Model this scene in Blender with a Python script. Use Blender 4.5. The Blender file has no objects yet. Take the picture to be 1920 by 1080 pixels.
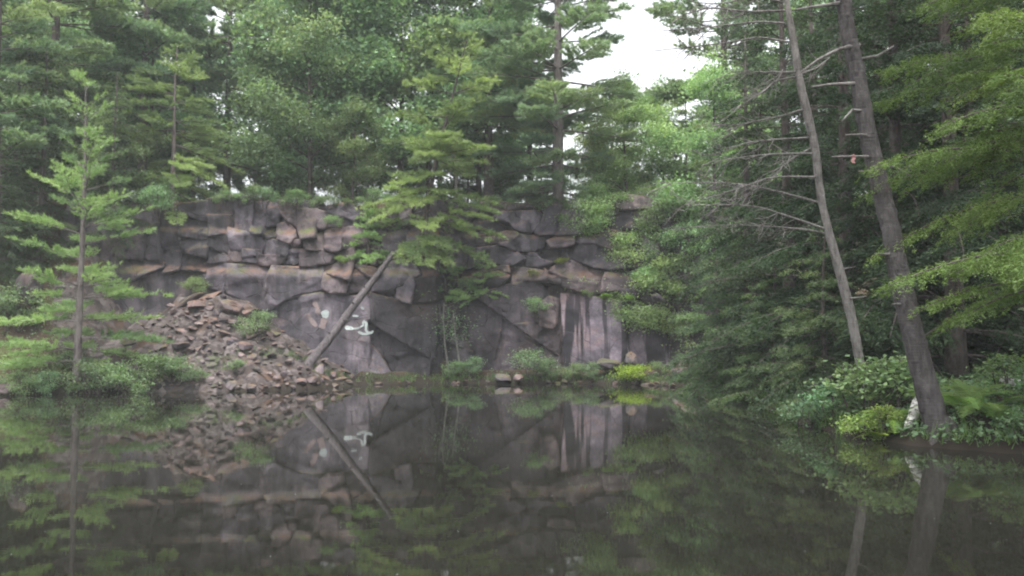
import bpy, math, random
import numpy as np
from mathutils import Vector, noise, geometry
R = math.radians
sc = bpy.context.scene
COL = sc.collection

# ------------------------------------------------------------------ camera
PITCH = R(3.65); CZ = 1.7; F = 1600.0
cam = bpy.data.cameras.new('camera'); camo = bpy.data.objects.new('camera', cam); COL.objects.link(camo)
camo.location = (0, 0, CZ); camo.rotation_euler = (R(90) + PITCH, 0, 0)
cam.sensor_width = 36; cam.lens = 36 * F / 1920; cam.clip_end = 5000; cam.clip_start = 0.1
cam.dof.use_dof = True; cam.dof.focus_distance = 9.0; cam.dof.aperture_fstop = 2.2
sc.camera = camo

# ------------------------------------------------------------------ sky, sun, exposure
SUN_EL, SUN_AZ = 74, 200        # azimuth measured clockwise from +Y
world = bpy.data.worlds.new('World'); sc.world = world; world.use_nodes = True
nt = world.node_tree; nt.nodes.clear()
sky = nt.nodes.new('ShaderNodeTexSky'); sky.sky_type = 'NISHITA'; sky.sun_disc = False
sky.sun_elevation = R(SUN_EL); sky.sun_rotation = R(SUN_AZ); sky.air_density = 1.0; sky.dust_density = 4.0; sky.ozone_density = 1.0
hs = nt.nodes.new('ShaderNodeHueSaturation'); hs.inputs['Saturation'].default_value = 0.16
bg = nt.nodes.new('ShaderNodeBackground'); bg.inputs['Strength'].default_value = 0.15
wo = nt.nodes.new('ShaderNodeOutputWorld')
nt.links.new(sky.outputs[0], hs.inputs['Color']); nt.links.new(hs.outputs[0], bg.inputs['Color']); nt.links.new(bg.outputs[0], wo.inputs['Surface'])
sun = bpy.data.lights.new('sun', 'SUN'); sun.energy = 1.5; sun.angle = R(25); sun.color = (1.0, 0.97, 0.92)
suno = bpy.data.objects.new('sun', sun); COL.objects.link(suno)
sd = Vector((math.sin(R(SUN_AZ)) * math.cos(R(SUN_EL)), math.cos(R(SUN_AZ)) * math.cos(R(SUN_EL)), math.sin(R(SUN_EL))))
suno.rotation_euler = sd.to_track_quat('Z', 'Y').to_euler()
sc.view_settings.view_transform = 'Standard'; sc.view_settings.look = 'None'
sc.view_settings.gamma = 1.0; sc.view_settings.exposure = 1.68
try: sc.cycles.use_denoising = True
except Exception: pass
sc.cycles.filter_width = 1.9
sc.cycles.use_adaptive_sampling = True; sc.cycles.adaptive_threshold = 0.03
sc.cycles.max_bounces = 5; sc.cycles.diffuse_bounces = 3; sc.cycles.volume_bounces = 0; sc.cycles.transmission_bounces = 3; sc.cycles.glossy_bounces = 3
sc.cycles.transparent_max_bounces = 4

rng = np.random.default_rng(7)
random.seed(7)

# ------------------------------------------------------------------ helpers
def at(px, py, Y):
    dx, dy = (px - 960) / F, (540 - py) / F
    y = math.cos(PITCH) - dy * math.sin(PITCH); z = math.sin(PITCH) + dy * math.cos(PITCH)
    s = Y / y
    return Vector((dx * s, Y, CZ + z * s))

def tag(o, label=None, cat=None, group=None, kind=None):
    if label: o['label'] = label
    if cat: o['category'] = cat
    if group: o['group'] = group
    if kind: o['kind'] = kind
    return o

def link(o, parent=None):
    COL.objects.link(o)
    if parent is not None: o.parent = parent
    return o

def empty(name, loc=(0, 0, 0)):
    o = bpy.data.objects.new(name, None); o.location = loc; o.empty_display_size = 0.2
    return link(o)

def make_mesh(name, V, T, mat, var=None, smooth=False):
    V = np.asarray(V, np.float32).reshape(-1, 3); T = np.asarray(T, np.int32).reshape(-1, 3)
    me = bpy.data.meshes.new(name)
    me.vertices.add(len(V)); me.vertices.foreach_set('co', V.ravel())
    me.loops.add(len(T) * 3); me.loops.foreach_set('vertex_index', T.ravel())
    me.polygons.add(len(T)); me.polygons.foreach_set('loop_start', np.arange(0, len(T) * 3, 3, dtype=np.int32))
    me.polygons.foreach_set('loop_total', np.full(len(T), 3, np.int32))
    if smooth: me.polygons.foreach_set('use_smooth', np.ones(len(T), bool))
    if var is not None:
        a = me.attributes.new('var', 'FLOAT', 'POINT'); a.data.foreach_set('value', np.asarray(var, np.float32))
    me.update(calc_edges=True)
    if mat: me.materials.append(mat)
    return me

def obj(name, me, parent=None, loc=(0, 0, 0), rot=(0, 0, 0), scale=(1, 1, 1)):
    o = bpy.data.objects.new(name, me); o.location = loc; o.rotation_euler = rot; o.scale = scale
    return link(o, parent)

class Acc:
    def __init__(s): s.V = []; s.T = []; s.var = []; s.n = 0
    def add(s, V, T, var=0.5):
        V = np.asarray(V, float).reshape(-1, 3)
        s.V.append(V); s.T.append(np.asarray(T, int).reshape(-1, 3) + s.n)
        s.var.append(np.full(len(V), var) if np.isscalar(var) else np.asarray(var)); s.n += len(V)
    def tube(s, P, rad, sides=6, var=0.5, rough=0.0, cap=True):
        P = np.asarray(P, float); n = len(P)
        rad = np.broadcast_to(np.asarray(rad, float), (n,))
        tan = np.gradient(P, axis=0); tan /= np.linalg.norm(tan, axis=1, keepdims=True) + 1e-9
        ref = np.array([0.31, 0.17, 0.93]) if abs(tan[0, 2]) < 0.8 else np.array([0.9, 0.4, 0.1])
        u = np.cross(tan, ref); u /= np.linalg.norm(u, axis=1, keepdims=True) + 1e-9
        v = np.cross(tan, u)
        a = np.linspace(0, 2 * np.pi, sides, endpoint=False)
        rr = rad[:, None] * (1 + rough * rng.standard_normal((n, sides)))
        V = P[:, None] + rr[..., None] * (np.cos(a)[None, :, None] * u[:, None] + np.sin(a)[None, :, None] * v[:, None])
        V = V.reshape(-1, 3)
        i = np.arange(n - 1)[:, None] * sides; j = np.arange(sides)[None]; k = (j + 1) % sides
        A, B, C, D = i + j, i + k, i + sides + k, i + sides + j
        T = np.concatenate([np.stack([A, B, C], -1).reshape(-1, 3), np.stack([A, C, D], -1).reshape(-1, 3)])
        if cap:
            V = np.concatenate([V, P[-1:], P[:1]]); m = n * sides
            e = (n - 1) * sides
            T = np.concatenate([T, [[e + q, e + (q + 1) % sides, m] for q in range(sides)], [[(q + 1) % sides, q, m + 1] for q in range(sides)]])
        s.add(V, T, var)
    def mesh(s, name, mat, smooth=False):
        return make_mesh(name, np.concatenate(s.V), np.concatenate(s.T), mat, np.concatenate(s.var), smooth)

def unit(a): return a / (np.linalg.norm(a, axis=-1, keepdims=True) + 1e-9)

# ------------------------------------------------------------------ materials
class NT:
    def __init__(s, name):
        s.m = bpy.data.materials.new(name); s.m.use_nodes = True; s.t = s.m.node_tree; s.t.nodes.clear()
        s.out = s.n('OutputMaterial')
    def n(s, t, **kw):
        nd = s.t.nodes.new('ShaderNode' + t)
        for k, v in kw.items(): setattr(nd, k, v)
        return nd
    def l(s, a, b): s.t.links.new(a, b)
    def pos(s, scale=(1, 1, 1), obj_space=False):
        if obj_space: src = s.n('TexCoord').outputs['Object']
        else: src = s.n('NewGeometry').outputs['Position']
        mp = s.n('Mapping'); mp.inputs['Scale'].default_value = scale; s.l(src, mp.inputs['Vector']); return mp.outputs[0]
    def noise(s, vec, scale, detail=5, rough=0.6, dist=0.0):
        nd = s.n('TexNoise'); nd.inputs['Scale'].default_value = scale; nd.inputs['Detail'].default_value = detail
        nd.inputs['Roughness'].default_value = rough; nd.inputs['Distortion'].default_value = dist; s.l(vec, nd.inputs['Vector']); return nd.outputs['Fac']
    def ramp(s, fac, stops):
        r = s.n('ValToRGB'); e = r.color_ramp.elements
        while len(e) < len(stops): e.new(0.5)
        for el, (p, c) in zip(e, stops):
            el.position = p; el.color = (c, c, c, 1) if np.isscalar(c) else (*c, 1)
        s.l(fac, r.inputs[0]); return r.outputs[0]
    def mix(s, fac, a, b, mode='MIX'):
        m = s.n('Mix', data_type='RGBA', blend_type=mode)
        for sock, v in ((m.inputs[0], fac), (m.inputs[6], a), (m.inputs[7], b)):
            if hasattr(v, 'links') or hasattr(v, 'is_linked'): s.l(v, sock)
            elif np.isscalar(v): sock.default_value = v
            else: sock.default_value = (*v, 1)
        return m.outputs[2]
    def math(s, op, a, b=0.0):
        m = s.n('Math', operation=op)
        for sock, v in zip(m.inputs, (a, b)):
            if hasattr(v, 'is_linked'): s.l(v, sock)
            else: sock.default_value = v
        return m.outputs[0]
    def bump(s, h, strength=0.5, dist=0.05, normal=None):
        b = s.n('Bump'); b.inputs['Strength'].default_value = strength; b.inputs['Distance'].default_value = dist
        s.l(h, b.inputs['Height'])
        if normal is not None: s.l(normal, b.inputs['Normal'])
        return b.outputs[0]
    def principled(s, col, rough=0.8, normal=None, spec=0.3):
        p = s.n('BsdfPrincipled')
        if hasattr(col, 'is_linked'): s.l(col, p.inputs['Base Color'])
        else: p.inputs['Base Color'].default_value = (*col, 1)
        p.inputs['Roughness'].default_value = rough; p.inputs['Specular IOR Level'].default_value = spec
        if normal is not None: s.l(normal, p.inputs['Normal'])
        s.l(p.outputs[0], s.out.inputs['Surface']); return p

def mat_rock(name, streak=False, wet=1.0):
    t = NT(name); P = t.pos()
    n1 = t.noise(P, 0.7, 8, 0.62, 0.4)
    c = t.ramp(n1, [(0.32, (0.034, 0.031, 0.035)), (0.5, (0.088, 0.078, 0.087)), (0.68, (0.175, 0.153, 0.162))])
    pk = t.ramp(t.noise(P, 0.45, 4, 0.6, 0.8), [(0.55, 0.0), (0.68, 0.6)])
    c = t.mix(pk, c, (0.145, 0.105, 0.095))
    c = t.mix(t.ramp(t.noise(P, 9, 6, 0.7), [(0.3, 0.0), (0.7, 1.0)]), t.mix(1.0, c, (0.72, 0.72, 0.74), 'MULTIPLY'), t.mix(1.0, c, (1.25, 1.22, 1.22), 'MULTIPLY'))
    lich = t.ramp(t.noise(P, 2.6, 7, 0.75), [(0.60, 0.0), (0.68, 0.55)])
    c = t.mix(lich, c, (0.15, 0.148, 0.15))
    if streak:
        S = t.pos((1.15, 0.3, 0.07))
        st = t.ramp(t.noise(S, 1.6, 4, 0.55, 0.15), [(0.50, 0.0), (0.55, 1.0)])
        S2 = t.pos((0.35, 0.3, 0.5))
        st = t.math('MULTIPLY', st, t.ramp(t.noise(S2, 1.2, 2), [(0.3, 0.5), (0.5, 1.0)]))
        c = t.mix(st, c, (0.012, 0.011, 0.013))
    else:
        S = t.pos((1.1, 1.1, 0.22))
        st = t.ramp(t.noise(S, 1.5, 5, 0.6), [(0.48, 0.0), (0.62, 0.75)])
        c = t.mix(st, c, (0.022, 0.020, 0.022))
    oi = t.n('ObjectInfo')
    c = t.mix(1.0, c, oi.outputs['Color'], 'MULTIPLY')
    sx = t.n('SeparateXYZ'); t.l(t.n('NewGeometry').outputs['Normal'], sx.inputs[0])
    up = t.math('MULTIPLY', t.ramp(sx.outputs[2], [(0.42, 0.0), (0.75, 1.0)]), t.ramp(t.noise(P, 3.0, 5, 0.7), [(0.38, 0.1), (0.6, 1.0)]))
    lit = t.mix(t.ramp(t.noise(P, 0.8, 4), [(0.45, 0.0), (0.62, 1.0)]), (0.15, 0.085, 0.055), (0.085, 0.10, 0.032))
    c = t.mix(up, c, lit)
    vc = t.n('TexVoronoi', feature='DISTANCE_TO_EDGE'); vc.inputs['Scale'].default_value = 1.5
    dv_ = t.n('Mix', data_type='VECTOR'); dv_.inputs[0].default_value = 0.22; t.l(t.pos((.75, .6, 1.2)), dv_.inputs[4])
    nc = t.n('TexNoise'); nc.inputs['Scale'].default_value = 1.7; nc.inputs['Detail'].default_value = 6; t.l(P, nc.inputs['Vector']); t.l(nc.outputs['Color'], dv_.inputs[5]); t.l(dv_.outputs[1], vc.inputs['Vector'])
    crack = t.ramp(vc.outputs['Distance'], [(0.0, 0.0), (0.022, 1.0)])
    gate = t.ramp(t.noise(P, 0.9, 3), [(0.47, 1.0), (0.56, 0.0)])
    crack = t.math('MAXIMUM', crack, gate)
    h = t.math('ADD', t.math('MULTIPLY', t.noise(P, 5.5, 9, 0.72), .7), t.math('MULTIPLY', t.noise(P, 20, 5, 0.7), 0.4))
    h = t.math('ADD', h, t.math('MULTIPLY', crack, 0.9))
    t.principled(c, 0.8, t.bump(h, 0.9, 0.05), 0.3)
    return t.m

def mat_ground():
    t = NT('forest_floor'); P = t.pos()
    c = t.ramp(t.noise(P, 1.3, 8, 0.7), [(0.3, (0.038, 0.029, 0.023)), (0.5, (0.075, 0.053, 0.039)), (0.7, (0.12, 0.085, 0.06))])
    c = t.mix(t.ramp(t.noise(P, 0.5, 5, 0.6), [(0.5, 0.0), (0.62, 0.8)]), c, (0.06, 0.08, 0.025))
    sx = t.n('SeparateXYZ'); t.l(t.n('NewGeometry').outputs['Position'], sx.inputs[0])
    c = t.mix(t.ramp(t.math('ADD', sx.outputs[2], t.math('MULTIPLY', t.noise(P, 2.5, 4), .25)), [(0.42, 0.9), (0.70, 0.0)]), c, (0.022, 0.018, 0.014))  # dark band at the waterline: wet soil and bank shade both in the colour
    t.principled(c, 0.9, t.bump(t.noise(P, 9, 8, 0.75), 0.9, 0.08), 0.15)
    return t.m

def mat_rubble():
    t = NT('rubble_soil'); P = t.pos()
    v = t.n('TexVoronoi'); v.inputs['Scale'].default_value = 4.2; t.l(P, v.inputs['Vector'])
    sx = t.n('SeparateColor'); t.l(v.outputs['Color'], sx.inputs[0])
    c = t.ramp(sx.outputs[0], [(0.0, (0.040, 0.036, 0.037)), (0.5, (0.092, 0.078, 0.076)), (1.0, (0.17, 0.148, 0.143))])
    n = t.noise(P, 2.2, 8, 0.7)
    c = t.mix(t.ramp(n, [(0.5, 0.0), (0.6, 0.85)]), c, (0.085, 0.065, 0.055))
    c = t.mix(t.ramp(t.noise(P, 0.9, 5, 0.6), [(0.56, 0.0), (0.66, 0.6)]), c, (0.15, 0.088, 0.055))
    t.principled(c, 0.95, t.bump(t.noise(P, 7, 9, 0.75), 1.0, 0.12), 0.1)
    return t.m

def mat_bark(name, a, b, sc_=1.0, plates=True):
    t = NT(name); P = t.pos((9 * sc_, 9 * sc_, 2.2 * sc_))
    n = t.noise(P, 1.6, 6, 0.65, 0.3)
    c = t.ramp(n, [(0.32, a), (0.68, b)])
    P2 = t.pos()
    c = t.mix(t.ramp(t.noise(P2, 1.4, 5, 0.7), [(0.5, 0.0), (0.7, 0.45)]), c, tuple(min(1, x * 1.4) for x in b))
    c = t.mix(t.ramp(t.noise(P2, 3.1, 6, 0.7), [(0.56, 0.0), (0.64, 0.5)]), c, tuple(x * .8 + .07 for x in b))
    R2 = t.pos((2.0, 2.0, 26.0))
    h = t.math('ADD', n, t.math('MULTIPLY', t.noise(R2, 1.0, 3), 0.4))
    t.principled(c, 0.9, t.bump(h, 1.0, 0.06), 0.15)
    return t.m

def mat_birch():
    t = NT('birch_bark'); P = t.pos((6, 6, 14))
    c = t.ramp(t.noise(P, 1.3, 5, 0.65), [(0.42, (0.10, 0.09, 0.085)), (0.52, (0.58, 0.57, 0.54)), (0.7, (0.68, 0.67, 0.64))])
    t.principled(c, 0.7, None, 0.3); return t.m

def mat_leaf(name, dark, mid, light, trans=0.35):
    t = NT(name)
    a = t.n('Attribute', attribute_name='var'); oi = t.n('ObjectInfo')
    c = t.ramp(a.outputs['Fac'], [(0.0, dark), (0.5, mid), (1.0, light)])
    h = t.n('HueSaturation'); t.l(c, h.inputs['Color'])
    t.l(t.math('ADD', t.math('MULTIPLY', oi.outputs['Random'], 0.035), 0.483), h.inputs['Hue'])
    t.l(t.math('ADD', t.math('MULTIPLY', oi.outputs['Random'], 0.35), 0.83), h.inputs['Value'])
    c2 = t.mix(1.0, h.outputs[0], oi.outputs['Color'], 'MULTIPLY')
    d = t.n('BsdfPrincipled'); t.l(c2, d.inputs['Base Color']); d.inputs['Roughness'].default_value = 0.6; d.inputs['Specular IOR Level'].default_value = 0.25
    tr = t.n('BsdfTranslucent'); t.l(t.mix(1.0, c2, (1.15, 1.2, 0.7), 'MULTIPLY'), tr.inputs['Color'])
    mx = t.n('MixShader'); mx.inputs[0].default_value = trans
    t.l(d.outputs[0], mx.inputs[1]); t.l(tr.outputs[0], mx.inputs[2]); t.l(mx.outputs[0], t.out.inputs['Surface'])
    return t.m

def mat_plain(name, col, rough=0.8):
    t = NT(name); P = t.pos()
    c = t.mix(t.ramp(t.noise(P, 14, 5, 0.7), [(0.35, 0.0), (0.65, 1.0)]), tuple(x * 0.72 for x in col), col)
    t.principled(c, rough, None, 0.2); return t.m

def mat_water():
    t = NT('pond_water'); P = t.pos()
    c = t.ramp(t.noise(P, 0.25, 3), [(0.35, (0.010, 0.010, 0.008)), (0.65, (0.014, 0.014, 0.011))])
    h = t.math('ADD', t.noise(t.pos((1.2, 2.6, 1)), 1.4, 3, 0.5), t.math('MULTIPLY', t.noise(t.pos((2, 5, 1)), 4.5, 2), 0.16))
    p = t.principled(c, 0.012, t.bump(h, 0.032, 0.012), 0.5); p.inputs['IOR'].default_value = 1.33
    return t.m

M = dict(
    rock=mat_rock('quarry_rock'), streak=mat_rock('streaked_rock', True), ground=mat_ground(), rubble=mat_rubble(),
    bark=mat_bark('grey_bark', (0.075, 0.065, 0.062), (0.20, 0.175, 0.168)), darkbark=mat_bark('dark_bark', (0.05, 0.042, 0.04), (0.13, 0.108, 0.10)),
    dead=mat_bark('dead_wood', (0.09, 0.082, 0.078), (0.26, 0.243, 0.232)), stout=mat_bark('stout_bark', (0.036, 0.032, 0.032), (0.105, 0.095, 0.095)), log=mat_bark('weathered_log', (0.05, 0.043, 0.045), (0.13, 0.115, 0.12)),
    birch=mat_birch(), water=mat_water(),
    pine=mat_leaf('pine_needles', (0.104, 0.171, 0.116), (0.188, 0.279, 0.171), (0.320, 0.396, 0.194)),
    young=mat_leaf('young_needles', (0.121, 0.192, 0.090), (0.235, 0.334, 0.135), (0.350, 0.458, 0.192)),
    hem=mat_leaf('hemlock_needles', (0.036, 0.059, 0.035), (0.067, 0.106, 0.054), (0.112, 0.160, 0.071)),
    hemlit=mat_leaf('fresh_hemlock_needles', (0.065, 0.116, 0.039), (0.120, 0.193, 0.058), (0.185, 0.266, 0.078)),
    leaf=mat_leaf('broad_leaves', (0.092, 0.156, 0.091), (0.156, 0.248, 0.133), (0.275, 0.363, 0.184), 0.4),
    leaflit=mat_leaf('light_broad_leaves', (0.098, 0.161, 0.085), (0.180, 0.268, 0.134), (0.277, 0.376, 0.168), 0.4),
    lime=mat_leaf('lime_leaves', (0.13, 0.20, 0.03), (0.22, 0.32, 0.04), (0.32, 0.42, 0.06), 0.4),
    paint=mat_plain('white_paint', (0.40, 0.45, 0.44), 0.7), pink=mat_plain('pink_tape', (0.5, 0.26, 0.26), 0.6),
    pinkrock=mat_plain('fresh_pink_rock', (0.24, 0.19, 0.185), 0.8),
)

# ------------------------------------------------------------------ terrain
POND = np.array([(-20, 1), (-22, 10), (-19.5, 20), (-17.2, 27.4), (-15, 28.4), (-12.5, 29.4), (-10, 31), (-8, 32.8), (-6, 34.4), (-3.2, 35.4), (0, 35.7),
                 (3, 35.4), (5, 34.6), (7, 32.2), (7.5, 29), (7.0, 25), (6.5, 21), (6.1, 17.6), (6.1, 15.9), (6.45, 14.7), (6.95, 13.8), (8.0, 13.0), (11, 11.3), (14, 5), (13, 1)], float)
def pond_sd(x, y):
    """signed distance to the pond outline, positive on land"""
    P = np.stack([x, y], -1); best = np.full(x.shape, 1e9); inside = np.zeros(x.shape, bool)
    for a, b in zip(POND, np.roll(POND, -1, 0)):
        d = b - a; w = P - a; tt = np.clip((w @ d) / (d @ d), 0, 1)
        best = np.minimum(best, np.linalg.norm(w - tt[..., None] * d, axis=-1))
        c = ((a[1] <= y) != (b[1] <= y))
        with np.errstate(divide='ignore', invalid='ignore'):
            xi = a[0] + (y - a[1]) * (b[0] - a[0]) / (b[1] - a[1] if b[1] != a[1] else 1e-9)
        inside ^= c & (x < xi)
    return np.where(inside, -best, best)
CX = np.array([-60, -17, -15.5, -11.5, -8.0, -7, -3.2, -3.0, 2, 6.5, 8, 11, 60], float)
CY = np.array([33.5, 33.5, 34.2, 35.4, 36.0, 36.0, 36.0, 37.1, 37.0, 36.6, 35.6, 35, 35], float)
def cliffY(x): return np.interp(x, CX, CY)
APEX = (-12.1, 34.9, 4.1)
def wob(x, y, s, k=0.0):
    return np.sin(x * s + k) * np.cos(y * s * 1.13 + 1.7 * k) + 0.5 * np.sin(x * s * 2.3 + 2.1 + k) * np.cos(y * s * 2.1 + k)
def ground_z(x, y):
    x = np.asarray(x, float); y = np.asarray(y, float)
    d = pond_sd(x, y)
    z = np.where(d < 0, np.clip(d * 0.6, -1.2, 0) - 0.05, np.minimum(0.12 + 0.28 * d, 0.35 + 0.14 * d))
    z = np.where(y > 20, z, np.minimum(z, 1.8))
    cy = cliffY(x)
    right = np.clip((x - 7.5) / 5, 0, 1); left = np.clip((-14.5 - x) / 2.5, 0, 1)
    top = 7.75 + 0.25 * wob(x, y, 0.35) + 0.03 * np.clip(y - 38, 0, 60)
    steep = np.clip((y - (cy + 1.1)) / 0.6, 0, 1) * top
    rampl = np.clip((y - 28.5) / 9.0, 0, 1) * top
    rampr = np.clip((d - 1.0) / 16.0, 0, 1) * (top * 0.8)
    hi = steep * (1 - right) * (1 - left) + rampl * left + rampr * right
    hi = np.where(y < 12, np.minimum(hi, 2.0), hi)
    z = np.where(d > 0, np.maximum(z, hi), z)
    dxr = np.maximum(np.abs(x - APEX[0] + .2) - .6, 0); cone = np.minimum(APEX[2] - .25 - 0.70 * np.hypot(dxr, y - APEX[1]) + .22 * wob(x, y, .9, 3), 3.5 + .16 * wob(x, y, 1.7, 2))
    z = np.where(y < cy + 1, np.maximum(z, cone + 0.10 * wob(x, y, 2.1, 1)), z)
    return z + np.where(d > 0.3, 0.07 * wob(x, y, 1.9, 0.5), 0)
def gz(x, y): return float(ground_z(np.array([x]), np.array([y]))[0])

xs = np.concatenate([[-2500, -900, -350, -150, -80], np.arange(-50, 40.01, 0.45), [60, 100, 200, 400, 900, 2500]])
ys = np.concatenate([[-2500, -900, -300, -100, -40], np.arange(-15, 70.01, 0.45), [80, 100, 140, 220, 400, 900, 2500]])
gx, gy = np.meshgrid(xs, ys); zz = ground_z(gx.ravel(), gy.ravel())
rub = (np.hypot(gx.ravel() - APEX[0] + .2, gy.ravel() - APEX[1]) < 5.6) & (gy.ravel() < cliffY(gx.ravel()) + .9)
zz = np.where(rub & (zz > .1), zz - .4, zz)        # the broken stone lies on top here
V = np.stack([gx.ravel(), gy.ravel(), zz], -1); nx = len(xs); ny = len(ys)
i, j = np.meshgrid(np.arange(nx - 1), np.arange(ny - 1)); a = (j * nx + i).ravel()
T = np.concatenate([np.stack([a, a + 1, a + nx + 1], -1), np.stack([a, a + nx + 1, a + nx], -1)])
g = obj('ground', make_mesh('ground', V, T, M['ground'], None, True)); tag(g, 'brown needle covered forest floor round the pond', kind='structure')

# pond water
wv = [(-40, -3, 0), (32, -3, 0), (32, 38, 0), (-40, 38, 0)]
w = obj('water', make_mesh('water', wv, [[0, 1, 2], [0, 2, 3]], M['water'])); tag(w, 'still murky green brown pond water', kind='structure')

# ------------------------------------------------------------------ cliff
cliff = empty('cliff', (0, 36, 0)); tag(cliff, 'fractured purple grey quarry cliff above the pond', kind='structure')
def face_y(x, z):
    zz_ = np.clip(z, 0, 9)
    return cliffY(x) + 0.07 * zz_ + 0.35 * np.clip((zz_ - 4.5) / 0.4, 0, 1) + 0.25 * np.clip((zz_ - 6.3) / 0.3, 0, 1)
def to_cliff(px, py, off=0.0):
    Y = 36.0
    for _ in range(4):
        p = at(px, py, Y); Y = float(face_y(p.x, p.z)) + off
    return at(px, py, Y)

# recessed rock mass behind the blocks
bx = np.arange(-18.5, 11.01, 0.3); bz = np.arange(-0.8, 7.61, 0.3)
X, Z = np.meshgrid(bx, bz)
Yb = face_y(X, Z) + 0.42 + 0.10 * wob(X, Z, 2.2, 0.4) + 0.5 * np.clip((Z - 7.0) / 0.9, 0, 1)
Zb = Z + 0.0
V = np.stack([X.ravel(), Yb.ravel() - 36, Zb.ravel()], -1); nx = len(bx)
i, j = np.meshgrid(np.arange(nx - 1), np.arange(len(bz) - 1)); a = (j * nx + i).ravel()
T = np.concatenate([np.stack([a, a + 1, a + nx + 1], -1), np.stack([a, a + nx + 1, a + nx], -1)])
keep = np.ones(len(T), bool)
obj('rock_mass', make_mesh('rock_mass', V, T[keep], M['rock']), cliff)

def facet(x, z, seed, s, amp):
    ds, ps = noise.voronoi(Vector((x * s, seed * 3.7, z * s)))
    f = ps[0]; hx = math.sin(f.x * 91.7 + f.z * 37.3 + seed) ; hz = math.sin(f.z * 71.3 + f.x * 57.1 + 2 * seed); h0 = math.sin(f.x * 33.1 + f.z * 17.7)
    return amp * (hx * (x * s - f.x) * 0.8 + hz * (z * s - f.z) * 0.8 + 0.35 * h0)

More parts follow.
